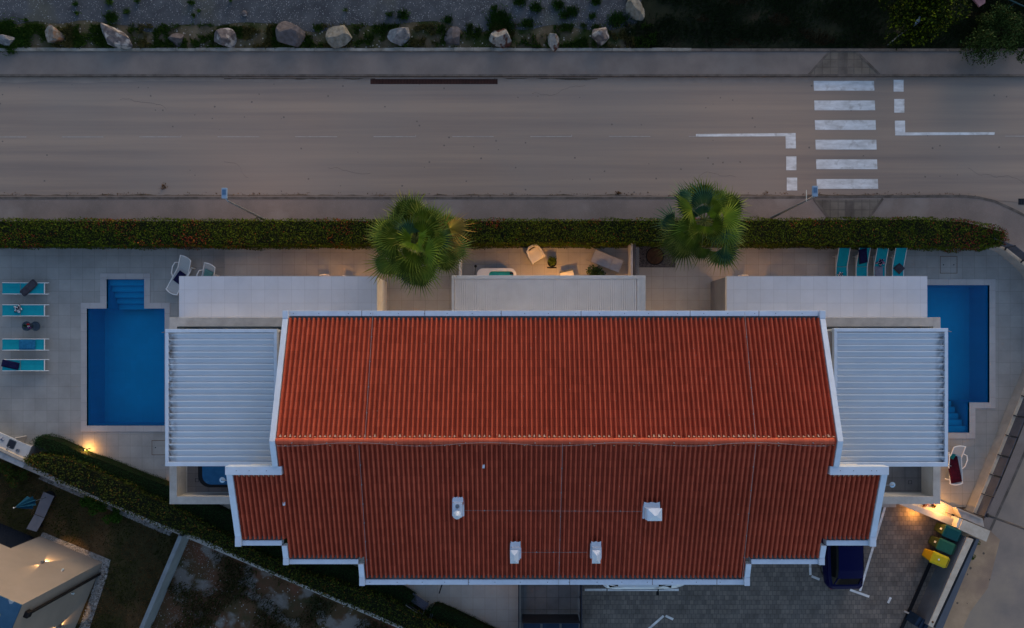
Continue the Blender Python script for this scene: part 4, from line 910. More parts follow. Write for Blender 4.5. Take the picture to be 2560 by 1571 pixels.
def palm(px, py, z, bpx, bpy, r, nl, seed, label, dead, bluish=0):
    g = random.Random(seed); cx, cy = P(px, py, z); bx, by = P(bpx, bpy, .15); t = thing('fan_palm', (bx, by, .15), label, 'palm', 'fan palms beside the hedge')
    m = MB(); N_ = 16; pts = []; rs = []
    for k in range(N_+1): u = k/N_; pts.append((lerp(bx, cx, u**1.6), lerp(by, cy, u**1.6), lerp(.15, z-.25, u))); rs.append(.24-.05*u+.02*(k % 2))
    m.tube(pts, rs, 12); m.build('trunk', M['trunk'], t)
    m = MB(); tint = []; mp = MB()
    for i in range(nl):
        q = (i+.5)/nl; az = i*2.39996+g.uniform(-.6, .6); el = lerp(66, -14, q**.85)+g.uniform(-14, 14); fr = r*.40*g.uniform(.85, 1.15)*(.7 if q < .12 else 1)
        pet = lerp(.30, r*.62, q**.6)*g.uniform(.72, 1.22)
        dead_ = q > .72 and g.random() < dead and math.cos(az-.5) > .35
        ce, se = math.cos(R(el)), math.sin(R(el)); d = Vector((math.cos(az)*ce, math.sin(az)*ce, se)); c0 = Vector((cx, cy, z-.15+.25*(1-q)))
        mid = c0+d*pet*.55+Vector((0, 0, .03)); hub = c0+d*pet-Vector((0, 0, .08*pet*pet)); sd = Vector((-math.sin(az), math.cos(az), 0)); tilt = g.uniform(-.7, .7)
        mp.tube([c0, mid, hub], [.028, .020, .014], 5, False)
        d2 = (d*.8+Vector((math.cos(az), math.sin(az), 0))*.3+Vector((0, 0, -.12-.25*q))).normalized(); up = d2.cross(sd); up = up if up.z > 0 else -up
        sd2 = (sd*math.cos(tilt)+up*math.sin(tilt)).normalized(); up = d2.cross(sd2); up = up if up.z > 0 else -up
        n = 23; amax = g.uniform(1.65, 2.05); ah = amax/n
        base = Vector((lerp(.18, .085, q), lerp(.235, .145, q), lerp(.02, .04, q)))*g.uniform(.38, 1.25)
        if g.random() < .25: base = Vector((.035, .085, .045))*g.uniform(.8, 1.2)
        if dead_: base = Vector((.24, .17, .04))
        tipc = base*1.5+Vector((.08, .07, .02)) if g.random() < .6 else Vector((.28, .24, .07))
        if dead_: tipc = Vector((.32, .12, .03))
        for k in range(n):
            a = -amax+2*amax*(k+.5)/n; ln_ = fr*(1-.22*(abs(a)/amax)**2)*g.uniform(.93, 1.04)
            def pt(ang, rr, lift):
                return hub+d2*math.cos(ang)*rr+sd2*math.sin(ang)*rr+up*(lift-.22*(abs(ang)/amax)**1.5*rr)
            dr = -.10*ln_*(.3+g.random()); w1 = .50*ln_; w0 = .35*ln_
            v = [hub, pt(a-ah, w1, -.03), pt(a, w1, .035), pt(a+ah, w1, -.03), pt(a+g.uniform(-.015, .015), ln_*.80, dr*.2+.01), pt(a+g.uniform(-.05, .05), ln_*(1.1+.08*g.random()), 0)+Vector((0, 0, dr-.05))]
            m.add(v, [(0, 1, 2), (0, 2, 3), (1, 4, 2), (2, 4, 3), (4, 5, 2)])
            kk = g.uniform(.85, 1.15); cc = [base*1.1+Vector((.08, .09, 0)), base*.4*kk, base*kk*1.4, base*.4*kk, base*.85+tipc*.25, tipc]; tint += [tuple(c_) for c_ in cc]
    m.build('crown', LEAF, t, tint=tint); mp.build('leaf_stem', mat('palm_petiole', (.17, .18, .05), .6, (.11, .13, .03), 4), t)
    return t
palm(1038, 604, 4.6, 1078, 655, 2.60, 46, 4, 'wide fan palm left of the middle awning, orange tipped fronds at its right', .4)
palm(1760, 553, 5.0, 1722, 598, 2.45, 32, 15, 'ragged fan palm beside the gravel bed, right of the middle patio', .1)

def shrub(name, px, py, r, h, z0, colf, label, n, leaf, seed, cat='shrub', group=None, sy=1.0):
    g = np.random.default_rng(seed); x0, y0 = P(px, py, z0+h*.5); t = thing(name, (x0, y0, z0), label, cat, group); pts = []; nr = []; cols = []
    cl = [(g.normal(0, .42, 3)*np.array((r, r*sy, h*.35)), g.uniform(.28, .5)*r) for k in range(max(6, n//260))]
    for i in range(n):
        c, rr = cl[g.integers(len(cl))]; d = g.normal(size=3); d /= np.linalg.norm(d); d[2] = abs(d[2])*.9; p = c+d*rr*g.uniform(.6, 1.12)
        pts.append((x0+p[0], y0+p[1], z0+max(.03, h*.5+p[2]))); nr.append(tuple(d)); cols.append(colf(p[0], p[1], g, 1))
    m, tt = leaves(pts, nr, leaf, cols, seed=seed); m.build('foliage', LEAF, t, tint=tt)
    m = MB()
    for k in range(5): c = cl[k % len(cl)][0]; m.tube([(x0, y0, z0), (x0+c[0]*.5, y0+c[1]*.5, z0+h*.3), (x0+c[0]*.9, y0+c[1]*.9, z0+h*.55)], [.03, .02, .01], 5)
    m.build('stem', M['bark'], t); return t
def yg(x, y, g, k): return (np.array((.11, .14, .005)) if g.random() < .18 else np.array((.012, .022, .003)))*g.uniform(.5, 1.3)
def dg(x, y, g, k): return (np.array((.05, .085, .022)) if g.random() < .4 else np.array((.022, .035, .008)))*g.uniform(.5, 1.4)
def tree(px, py, r, h, z0, colf, label, n, leaf, seed):
    g = np.random.default_rng(seed); x0, y0 = P(px, py, z0+h*.7); t = thing('garden_tree', (x0, y0, z0), label, 'tree'); pts = []; nr = []; cols = []; cl = []
    for k in range(34): 
        d = g.normal(size=3); d /= np.linalg.norm(d); cl.append((d*np.array((r, r, h*.32))*g.uniform(.25, .85), g.uniform(.2, .36)*r))
    for i in range(n):
        c, rr = cl[g.integers(len(cl))]; d = g.normal(size=3); d /= np.linalg.norm(d); p = c+d*rr*g.uniform(.7, 1.1); pts.append((x0+p[0], y0+p[1], z0+h*.66+p[2])); nr.append(tuple(d)); cols.append(colf(p[0], p[1], g, 1))
    m, tt = leaves(pts, nr, leaf, cols, seed=seed); m.build('crown', LEAF, t, tint=tt)
    m = MB(); m.tube([(x0, y0, z0), (x0+.05, y0, z0+h*.35), (x0, y0+.05, z0+h*.6)], [.14, .10, .06], 8)
    for k in range(7): c = cl[k][0]; m.tube([(x0, y0, z0+h*.35), (x0+c[0]*.5, y0+c[1]*.5, z0+h*.5), (x0+c[0], y0+c[1], z0+h*.66+c[2]*.7)], [.06, .035, .015], 5)
    m.build('trunk', M['bark'], t)
tree(2318, 18, 2.0, 3.6, .1, yg, 'dense round tree with yellow green leaf tips at the top right', 15000, .13, 21)
shrub('loose_shrub', 2462, 88, 1.15, 1.5, .1, dg, 'feathery grey green shrub leaning over the far pavement', 4200, .11, 22)
shrub('loose_shrub', 2540, 105, .9, 1.1, .1, dg, 'dull green shrub cut by the right edge of the photo', 2200, .10, 23)
shrub('loose_shrub', 2490, 55, 1.0, 1.2, .1, dg, 'dark green shrub below the pink board at the top right', 2800, .10, 24)
def flw(x, y, g, k): return (np.array((.20, .05, .02)) if g.random() < .1 else np.array((.055, .085, .018)))*g.uniform(.4, 1.4)
def fern(x, y, g, k): return np.array((.045, .10, .012))*g.uniform(.4, 1.4)
shrub('flower_shrub', 18, 1172, .55, .6, .02, flw, 'small reddish flowering shrub below the outdoor sink, at the left edge', 1300, .08, 31)
shrub('flower_shrub', 48, 1188, .5, .55, .02, flw, 'small flowering shrub right of the reddish one on the lawn edge', 1200, .08, 32)
for i, (a, b, lb) in enumerate(((222, 1246, 'bright green ferny plant nearest the pebble strip'), (248, 1262, 'ferny green plant, middle one of the lawn edge clump'), (292, 1284, 'ferny plant at the right end of the lawn edge clump'))): shrub('fern_plant', a, b, .5, .45, .02, fern, lb, 1100, .10, 40+i)
# small weeds by the gate
for i, (a, b, r_, lb) in enumerate(((2440, 1358, .22, 'tuft of weeds in the sand below the stone gate slab'), (2430, 1392, .14, 'small dark weed on the roadside sand'))): shrub('weed_tuft', a, b, r_, .2, .01, fern, lb, 220, .07, 60+i, cat='weed')
# top right objects
x, y = P(2292, 54, 2.6); t = thing('sign_board', (x, y, .1), 'small blue grey tilted board standing out of the dark tree', 'sign')
m = MB(); v = [P3(2284, 68, 2.5), P3(2300, 55, 2.6), P3(2301, 40, 2.9), P3(2291, 51, 2.85)]; m.add(v+[(a, b, c-.03) for a, b, c in v], [(0, 1, 2, 3), (7, 6, 5, 4), (0, 4, 5, 1), (1, 5, 6, 2), (2, 6, 7, 3), (3, 7, 4, 0)]); m.build('panel', mat('sign_face', (.30, .36, .44), .6, var=.1), t)
m = MB(); m.tube([(x, y, .1), (x, y, 2.62)], .03, 8); m.build('post', M['galv'], t)
a = [P(2430, -6, .5), P(2449, 17, .5), P(2463, 8, .5), P(2464, -8, .5)]; MB().prism(a, .42, .5).build('pink_board', mat('pink_board', (.26, .15, .17), .8, (.17, .09, .11), 3), label='weathered pink board lying at the top right edge', cat='board')
m = MB(); m.tube([P3(2515, -4, .9), P3(2564, 18, .9)], .03, 6); m.tube([P3(2510, 28, .1), P3(2540, 5, .9)], .025, 6); m.build('green_trestle', mat('green_paint', (.02, .06, .07), .6, var=.1), label='dark green metal trestle bar in the top right corner', cat='trestle')

# ------------------------------------------------------------------ right boundary wall and fence
base = PL(wallpx, DZ); t = thing('garden_wall', (*base[6], 0), 'curved beige garden wall around the right pool deck', 'wall')
outer = offset(base, -.20)
m = MB(); m.strip([(x, y, .75) for x, y in base], [(x, y, .75) for x, y in outer]); m.strip([(x, y, .0) for x, y in base], [(x, y, .75) for x, y in base]); m.strip([(x, y, .75) for x, y in outer], [(x, y, -.03) for x, y in outer])
m.build('wall_body', mat('wall_render', (.33, .315, .30), .85, (.25, .24, .23), 1.5), t)
i1, o1 = offset(base, .015), offset(base, -.215)
m = MB(); m.strip([(x, y, .79) for x, y in i1], [(x, y, .79) for x, y in o1]); m.strip([(x, y, .752) for x, y in i1], [(x, y, .79) for x, y in i1]); m.strip([(x, y, .79) for x, y in o1], [(x, y, .752) for x, y in o1]); m.build('coping', M['cream_stone'], t)
mid = offset(base, -.12); f = thing('panel_fence', (*mid[6], .79), 'dark blue grey panel fence on top of the curved garden wall', 'fence')
L = sum(math.dist(a, b) for a, b in zip(mid, mid[1:])); n = 15
for k in range(n):
    p, q = along(mid, (k+.04)/n), along(mid, (k+.96)/n); an = math.atan2(q[1]-p[1], q[0]-p[0]); m = MB(); m.obox((p[0]+q[0])/2, (p[1]+q[1])/2, .83, 1.42, math.dist(p, q), .03, an); m.build('panel', M['fence_panel'], f)
for k in range(n+1):
    p, q = along(mid, max(0, (k-.01)/n)), along(mid, min(1, (k+.01)/n)); an = math.atan2(q[1]-p[1], q[0]-p[0]); c = along(mid, k/n); m = MB(); m.obox(*c, .792, 1.46, .05, .05, an)
    m.obox(c[0]-math.sin(an)*-.07, c[1]-math.cos(an)*.07, .792, .87, .04, .16, an); m.build('post', M['dark_metal'], f)
# gate pillar complex
gp = thing('gate_pillar', (*P(2420, 1320, 0), 0), 'pale stone gate pillar with wide slab top at the plot corner', 'pillar')
def W2(pts, z): return PL(pts, z)
m = MB(); zt = 1.05
top = W2([(2407.5, 1299), (2476, 1328), (2466, 1355), (2397, 1324)], zt); bas = W2([(2400, 1296), (2462, 1322), (2454, 1348), (2392, 1320)], zt)
m.prism(bas, 0, zt-.06); m.build('pillar_body', M['render'], gp); m = MB(); m.prism(top, zt-.058, zt); m.build('slab', M['cream_stone'], gp, bevel=.01)
m = MB(); lo = W2([(2392, 1272), (2396.5, 1273), (2457, 1299), (2461, 1319), (2405, 1296)], .84); m.prism(lo, .0, .84); m.build('low_pier', M['stone'], gp, bevel=.01)
m = MB(); a, b = P(2390, 1270, .93), P(2457, 1298.5, .93); m.obox((a[0]+b[0])/2, (a[1]+b[1])/2, .842, .93, math.dist(a, b), .05, math.atan2(b[1]-a[1], b[0]-a[0])); m.build('rim', M['cream_stone'], gp)
# lit planter
pt_ = thing('planter_wall', (*P(2340, 1285, 0), 0), 'white planter wall with brightly lit pebble bed below the right terrace', 'planter')
zp = .6
m = MB(); m.prism(W2([(2225, 1252), (2262, 1256), (2378, 1296), (2394, 1304), (2391, 1318), (2376, 1313)], zp), 0, zp); m.build('wall_body', M['render'], pt_)
m = MB(); m.prism(W2([(2223, 1251), (2262, 1255), (2378, 1295), (2395, 1303), (2392, 1319), (2376, 1314)], zp), zp+.002, zp+.045); m.build('coping', M['stone'], pt_, bevel=.008)
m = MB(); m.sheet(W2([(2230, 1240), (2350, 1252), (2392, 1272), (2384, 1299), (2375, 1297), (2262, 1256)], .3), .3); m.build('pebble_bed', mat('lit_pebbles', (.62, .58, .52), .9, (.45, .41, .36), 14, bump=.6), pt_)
m = MB(); m.prism(W2([(2372, 1263), (2393, 1272), (2386, 1299), (2366, 1291)], .42), 0, .42); m.build('inner_ledge', M['cream_stone'], pt_)
def red(x, y, g, k): return (np.array((.45, .02, .02)) if g.random() < .5 else np.array((.05, .09, .02)))*g.uniform(.5, 1.3)
shrub('red_flower', 2334, 1266, .16, .25, .3, red, 'red flowers at the edge of the lit pebble bed', 160, .07, 71, cat='flower')
shrub('red_flower', 2312, 1264, .14, .2, .3, red, 'small red leaved plant left of the red flowers in the lit bed', 120, .07, 72, cat='flower')

def plight(o, loc, e, col=(1, .46, .10), r=.05, spot=None, dirn=None, blend=.6):
    l = bpy.data.lights.new('bulb', 'SPOT' if spot else 'POINT'); l.energy = e; l.color = col; l.shadow_soft_size = r
    if spot: l.spot_size = R(spot); l.spot_blend = blend
    lo_ = bpy.data.objects.new('bulb', l); COL.objects.link(lo_); lo_.parent = o; lo_.location = Vector(loc)-root_loc(o)
    if dirn: lo_.rotation_euler = Vector([-c for c in dirn]).to_track_quat('Z', 'Y').to_euler()
def bollard(px, py, z, h, e, label, r=.05):
    x, y = P(px, py, z+h); t = thing('garden_lamp', (x, y, z), label, 'lamp'); m = MB(); m.lathe(x, y, [(.045, z), (.045, z+.02), (.016, z+.03), (.016, z+h-.1)], 12); m.build('stem', M['dark_metal'], t)
    m = MB(); m.lathe(x, y, [(.055, z+h+.002), (.055, z+h+.03), (.01, z+h+.05)], 14); m.build('lamp_cap', M['dark_metal'], t)
    m = MB(); m.lathe(x, y, [(.03, z+h-.098), (.035, z+h)], 12); m.build('lamp_glass', M['glow'], t); plight(t, (x, y, z+h-.18), e, r=.04)
def spotlamp(px, py, z, e, label):
    x, y = P(px, py, z); t = thing('spot_lamp', (x, y, z-.15), label, 'lamp'); m = MB(); m.tube([(x+.05, y-.02, z), (x-.06, y+.02, z-.02)], .045, 12); m.build('lamp_housing', M['black'], t); m = MB(); m.tube([(x+.02, y-.01, z-.6), (x+.02, y-.01, z-.03)], .012, 6); m.build('stem', M['dark_metal'], t)
    plight(t, (x-.42, y+.24, z-.15), e, r=.03)
spotlamp(2383, 1288, 1.0, 36, 'small black spot lamp lighting the pebble bed at the gate pillar')
def wall_lamp(x, y, z, e, label, ny=1, nx=0, col=(1, .55, .2), r=.06):
    t = thing('wall_lamp', (x, y, z-.12), label, 'lamp'); m = MB(); m.obox(x-nx*.03, y-ny*.03, z-.1, z+.1, .09, .05, math.atan2(ny, nx)+math.pi/2); m.build('back_plate', M['dark_metal'], t, bevel=.006)
    m = MB(); m.lathe(x+nx*.05, y+ny*.05, [(.035, z-.07), (.04, z+.06)], 12); m.build('lamp_glass', M['glow'], t); plight(t, (x+nx*.14, y+ny*.14, z), e, col, r)

x, y = P(2296, 1280, .48); t = thing('wall_lamp', (x, y, .4), 'small lamp on the outer face of the planter wall, lighting the pavers', 'lamp'); m = MB(); m.obox(x, y, .42, .54, .10, .05, R(-20)); m.build('lamp_housing', M['black'], t); plight(t, (x-.03, y-.12, .40), 26, (1, .42, .08), .05)
# ------------------------------------------------------------------ parking side
gw = thing('front_wall', (*P(2370, 1460, 0), 0), 'grey rendered street wall with cream stone coping beside the parking', 'wall')
c0, c1 = (2414, 1345), (2329, 1556); zt = 1.15
def ln2(a, b, z): p, q = P(*a, z), P(*b, z); return p, q, math.atan2(q[1]-p[1], q[0]-p[0]), math.dist(p, q)
cop = W2([(2418, 1344), (2434, 1349), (2332, 1570), (2321, 1564)], zt); bod = W2([(2415, 1344), (2431, 1349), (2330, 1570), (2319, 1564)], zt)
m = MB(); m.prism(bod, 0, zt-.05); m.build('wall_body', M['grey_wall'], gw); m = MB(); m.prism(cop, zt-.048, zt); m.build('coping', M['cream_stone'], gw, bevel=.008)
m = MB(); m.prism(W2([(2441, 1347), (2449, 1349), (2356, 1575), (2338, 1571)], .55), 0, .55); m.build('outer_plinth', M['grey_wall'], gw)
x, y = P(2332, 1556, zt+.02); MB().obox(x, y, zt+.001, zt+.02, .09, .09, .6).build('dry_leaf', M['rust'], label='brown leaf lying on the cream coping', cat='leaf')
gt = thing('vent_steps', (*P(2306, 1560, 0), 0), 'dark blue louvred box at the lower end of the grey wall', 'vent box')
p, q, an, L = ln2((2292, 1545), (2322, 1562), .9)
for k in range(6):
    m = MB(); u = (k+.5)/6; m.obox(lerp(p[0], q[0], u), lerp(p[1], q[1], u)-.15, 0, .9-.05*(k % 2), L/7.5, .5, an); m.build('louvre', mat('dark_blue_metal', (.012, .025, .05), .5, var=.2), gt)
p, q, an, L = ln2((2326, 1408), (2246, 1590), .08); t = thing('gate_rail', ((p[0]+q[0])/2, (p[1]+q[1])/2, .05), 'black steel gate rail lying across the parking pavers', 'gate rail')
m = MB(); m.obox((p[0]+q[0])/2, (p[1]+q[1])/2, .051, .10, L, .17, an); m.build('rail', M['black'], t, bevel=.01)
x, y = P(2271, 1533, .12); m = MB(); m.obox(x, y, .101, .15, .46, .09, an+math.pi/2); m.build('rail_bracket', M['stone'], t, bevel=.01)
def bin_(px, py, an, mb, ml, label, dot=False):
    """wheeled bin, front towards +x"""
    t = thing('wheeled_bin', (0, 0, 0), label, 'bin', 'wheeled bins beside the street wall'); m = MB(); h = .95
    def rr(x0, x1, w, z, r=.07): return [(a, b, z) for a, b in rbox(x0, -w, x1, w, r, 4)]
    A = rr(-.22, .30, .21, .06); B = rr(-.36, .41, .28, h)
    n = len(A); m.add(A+B, [(i, (i+1) % n, n+(i+1) % n, n+i) for i in range(n)]+[tuple(range(n-1, -1, -1))]); m.build('bin_body', mb, t)
    m = MB(); o1 = [(a, b, h+.002) for a, b in rbox(-.38, -.30, .45, .30, .06, 4)]; o2 = [(a, b, h+.055) for a, b in rbox(-.38, -.29, .43, .29, .06, 4)]; o3 = [(a, b, h+.10) for a, b in rbox(-.27, -.20, .30, .20, .06, 4)]
    m.add(o1+o2+o3, [(i, (i+1) % n, n+(i+1) % n, n+i) for i in range(n)]+[(n+i, n+(i+1) % n, 2*n+(i+1) % n, 2*n+i) for i in range(n)]+[tuple(range(2*n, 3*n)), tuple(range(n-1, -1, -1))])
    lid = m.build('lid', ml, t, bevel=.012)
    m = MB(); m.box(-.30, -.21, h+.07, -.275, -.04, h+.088); m.box(-.30, .04, h+.07, -.275, .21, h+.088); m.build('hinge_slot', M['black'], lid)
    m = MB(); m.tube([(-.38, -.24, h-.03), (-.46, -.22, h+.0), (-.46, .22, h+.0), (-.38, .24, h-.03)], .016, 8); m.build('handle', ml, t)
    for s_ in (-1, 1):
        m = MB(); m.tube([(-.27, s_*.24, .10), (-.27, s_*.30, .10)], .10, 16); m.build('wheel', M['rubber'], t)
    if dot: m = MB(); m.lathe(.10, .0, [(.045, h+.101), (.045, h+.106)], 14); m.build('sticker', M['white_pl'], t)
    else: m = MB(); m.box(.38, -.05, .62, .402, .05, .74); m.build('emblem', M['white_pl'], t)
    x, y = P(px, py, h); t.location = (x, y, .05); t.rotation_euler = (0, 0, an)
yb = mat('yellow_plastic', (.50, .36, .012), .5, var=.06); tg = mat('teal_bin', (.006, .060, .062), .5, var=.1); gg = mat('green_bin', (.02, .09, .055), .5, var=.1); dgc = mat('dark_green_bin', (.035, .05, .018), .6, var=.1)
bin_(2378, 1333, R(157), dgc, tg, 'dark teal lidded wheeled bin nearest the gate pillar'); bin_(2363, 1366, R(157), dgc, gg, 'green lidded wheeled bin between the teal one and the yellow one'); bin_(2347, 1399, R(157), mat('yellow_bin_body', (.42, .27, .01), .5, var=.08), yb, 'yellow wheeled bin with white sticker', True)

def car(mp_, label, px, py, rz_, L=4.25, W_=1.80):
    t = thing('parked_car', (0, 0, 0), label, 'car'); h = W_/2
    # body loft: x forward; sections (x, halfwidth, z bottom, z shoulder)
    S = [(-L/2, .60, .42, .70), (-L/2+.05, .74, .30, .86), (-L/2+.22, .84, .24, .95), (-L/2+.7, .89, .20, .96), (-.6, .90, .18, .94), (.4, .90, .18, .93), (1.1, .885, .18, .91), (1.55, .87, .20, .86), (1.9, .80, .26, .76), (L/2-.03, .66, .34, .66), (L/2, .50, .42, .58)]
    m = MB(); R_ = []
    for x, w, a, b in S:
        mz = (a+b)/2; R_.append([(x, -w*.90, a), (x, -w, a+.12), (x, -w, mz), (x, -w*.985, b-.10), (x, -w*.93, b), (x, -w*.5, b+.02), (x, 0, b+.03), (x, w*.5, b+.02), (x, w*.93, b), (x, w*.985, b-.10), (x, w, mz), (x, w, a+.12), (x, w*.90, a)])
    for a, b in zip(R_, R_[1:]):
        m.strip(a, b)
    m.add(R_[0], [tuple(range(12, -1, -1))]); m.add(R_[-1], [tuple(range(13))]); m.build('body', mp_, t, smooth=True)
    G = [(-L/2+.30, .68, .93, .97), (-L/2+.72, .67, .93, 1.33), (-L/2+1.15, .66, .93, 1.435), (.0, .66, .93, 1.46), (.55, .655, .92, 1.40), (1.28, .70, .90, .955)]
    m = MB(); R_ = [[(x, -w-.10, b), (x, -w, t_*.5+b*.5), (x, -w+.07, t_-.03), (x, -w*.6, t_), (x, 0, t_+.012), (x, w*.6, t_), (x, w-.07, t_-.03), (x, w, t_*.5+b*.5), (x, w+.10, b)] for x, w, b, t_ in G]
    for a, b in zip(R_, R_[1:]): m.strip(a, b)
    m.build('window_glass', M['glass'], t, smooth=True)
    m = MB(); T = [r for r in R_[1:5]]
    A = [[(x, y, z+.012) for x, y, z in r[2:7]] for r in T]
    for a, b in zip(A, A[1:]): m.strip(a, b)
    for s_ in (2, 6):
        i0, i1 = R_[0], R_[1]
        for ra, rb in ((R_[0], R_[1]), (R_[4], R_[5])): m.tube([Vector(ra[s_])+Vector((0, 0, .012)), Vector(rb[s_])+Vector((0, 0, .012))], .035, 6)
    m.build('roof', mp_, t, smooth=True)
    for x in (-1.28, 1.32):
        for s_ in (-1, 1):
            m = MB(); m.tube([(x, s_*(h-.24), .31), (x, s_*(h-.06), .31)], .31, 22); w_ = m.build('wheel', M['rubber'], t); m = MB(); m.tube([(x, s_*(h-.059), .31), (x, s_*(h-.05), .31)], .19, 14); m.build('rim', M['galv'], w_)
    for s_ in (-1, 1):
        m = MB(); m.tube([(.62, s_*.84, .98), (.60, s_*.98, 1.0)], .035, 8); m.obox(.58, s_*1.02, .95, 1.08, .12, .18, 0); m.build('mirror', M['black'] if mp_.name.startswith('white') else mp_, t, bevel=.02)
        m = MB(); m.box(-L/2+.03, s_*.60-.13, .66, -L/2+.16, s_*.60+.13, .84); m.build('tail_light', mat('tail_red', (.20, .01, .01), .25), t, bevel=.02)
        m = MB(); m.box(L/2-.22, s_*.60-.12, .58, L/2-.05, s_*.60+.12, .70); m.build('headlight', mat('headlight_glass', (.5, .5, .52), .15), t, bevel=.02)
        m = MB(); m.box(-.2, s_*.905-.006, .30, .95, s_*.905+.006, .86); m.box(-1.2, s_*.905-.005, .34, -.22, s_*.905+.005, .86); m.build('door', mp_, t)
    m = MB(); m.box(-L/2-.012, -.26, .55, -L/2+.04, .26, .66); m.build('number_plate', M['white_pl'], t)
    x, y = P(px, py, .8); t.location = (x, y, .05); t.rotation_euler = (0, 0, rz_); return t
bluep = mat('blue_car_paint', (.001, .0015, .036), .42, spec=.10); whitep = mat('white_car_paint', (.55, .58, .62), .3, spec=.6, coat=.6)
car(bluep, 'dark blue car parked under the right wing of the roof', 2110, 1366, R(91))
car(whitep, 'white car parked almost hidden under the rear eave', 1612, 1427, 0)
def line(name, a, b, w, z, mm=None): p, q = P(*a, z), P(*b, z); m.obox((p[0]+q[0])/2, (p[1]+q[1])/2, z, z+.006, math.dist(p, q), w, math.atan2(q[1]-p[1], q[0]-p[0]))
m = MB()
for a, b in (((1462, 1475), (1516, 1475)), ((1519, 1475), (1697, 1475)), ((1602, 1590), (1659, 1540)), ((1664, 1540), (1683, 1549)), ((2025, 1400), (2026, 1438)), ((2029, 1441), (2049, 1449)), ((2214, 1263), (2150, 1478)), ((2125, 1475), (2173, 1492)), ((2227, 1494), (2220, 1508))): line('l', a, b, .115, .056)
m.build('parking_lines', M['white_line'], kind='structure')
# entrance railings and gate
for i, (px0, lb) in enumerate(((1297, 'dark metal railing between beige path and slate entrance'), (1454, 'dark metal railing between slate entrance and parking pavers'))):
    x, y0 = P(px0, 1600, 1.0); y1 = P(0, 1420, 1.0)[1]; t = thing('metal_railing', (x, (y0+y1)/2, .05), lb, 'railing', 'entrance railings'); m = MB(); m.box(x-.03, y0, 1.0, x+.03, y1, 1.05); m.build('top_rail', M['dark_metal'], t, bevel=.005)
    m = MB(); m.box(x-.012, y0, .15, x+.012, y1, .96); m.build('panel', M['dark_metal'], t)
    m = MB(); y = y0+.1
    for k in range(5): m = MB(); yy = lerp(y0+.1, y1-.1, k/4); m.box(x-.03, yy-.03, .06, x+.03, yy+.03, .998); m.build('post', M['dark_metal'], t)
y = P(0, 1558, 1.2)[1]; xa, xb = P(1306, 0, 1.2)[0], P(1450, 0, 1.2)[0]; t = thing('entrance_gate', ((xa+xb)/2, y, .06), 'dark blue metal entrance gate at the bottom edge of the photo', 'gate')
m = MB(); m.box(xa, y-.04, .1, xb, y, 1.2); m.build('frame', M['dark_metal'], t)
for k in range(3): m = MB(); m.box(lerp(xa, xb, (k+.06)/3), y-.62, 1.0, lerp(xa, xb, (k+.94)/3), y-.05, 1.06); m.build('panel', mat('dark_blue_metal', (.012, .025, .05), .5, var=.2), t)
m = MB(); m.box(xa, y-.9, 1.062, xb, y-.84, 1.1); m.build('bar', M['dark_metal'], t)
# bench, frame gate and dark bar
p, q = P(1017, 1499, .45), P(1075, 1536, .45); an = math.atan2(P(1084, 1507, .45)[1]-P(1045, 1480.6, .45)[1], P(1084, 1507, .45)[0]-P(1045, 1480.6, .45)[0])
t = thing('garden_bench', (0, 0, 0), 'dark slatted metal bench between the clipped hedges', 'bench')
for s_ in (-.42, .42):
    for yy in (-.20, .16): m = MB(); m.box(s_-.02, yy-.02, 0, s_+.02, yy+.02, .40); m.build('leg', M['dark_metal'], t)
m = MB()
for k in range(8): m.box(-.48, -.16+k*.052, .402, .48, -.16+k*.052+.036, .425)
m.build('seat', mat('bench_slats', (.10, .11, .16), .5, var=.15), t)
m = MB(); m.tube([(-.48, -.20, .40), (-.48, -.30, .82), (.48, -.30, .82), (.48, -.20, .40)], .018, 8); m.build('backrest_frame', M['galv'], t); m = MB(); m.box(-.46, -.28, .60, .46, -.265, .72); m.build('backrest', M['dark_metal'], t)
t.location = (*P(1047, 1504, .45), DZ+.02); t.rotation_euler = (0, 0, an)
t = thing('frame_gate', (*P(1070, 1555, .2), DZ), 'narrow pale edged metal frame crossing the hedge below the bench', 'gate'); p, q = P3(1077, 1535, .9), P3(1064, 1578, .9); p2, q2 = P3(1081, 1536, .9), P3(1071, 1578, .9)
m = MB(); m.tube([(p[0], p[1], .2), p, q, (q[0], q[1], .2)], .014, 6); m.build('frame', M['fence_panel'], t); m = MB(); m.tube([(p2[0], p2[1], .2), p2, q2, (q2[0], q2[1], .2)], .014, 6); m.build('frame', M['fence_panel'], t)
t = thing('dark_post', (*P(1110, 1455, .2), DZ), 'short dark bar showing below the rear eave above the path', 'post'); m = MB(); m.tube([P3(1108, 1452, 1.1), P3(1098, 1484, 1.1)], .03, 8); m.build('bar', M['black'], t); x, y, z = P3(1108, 1452, 1.1); m = MB(); m.box(x-.03, y-.03, DZ+.02, x+.03, y+.03, 1.1); m.build('post', M['black'], t)

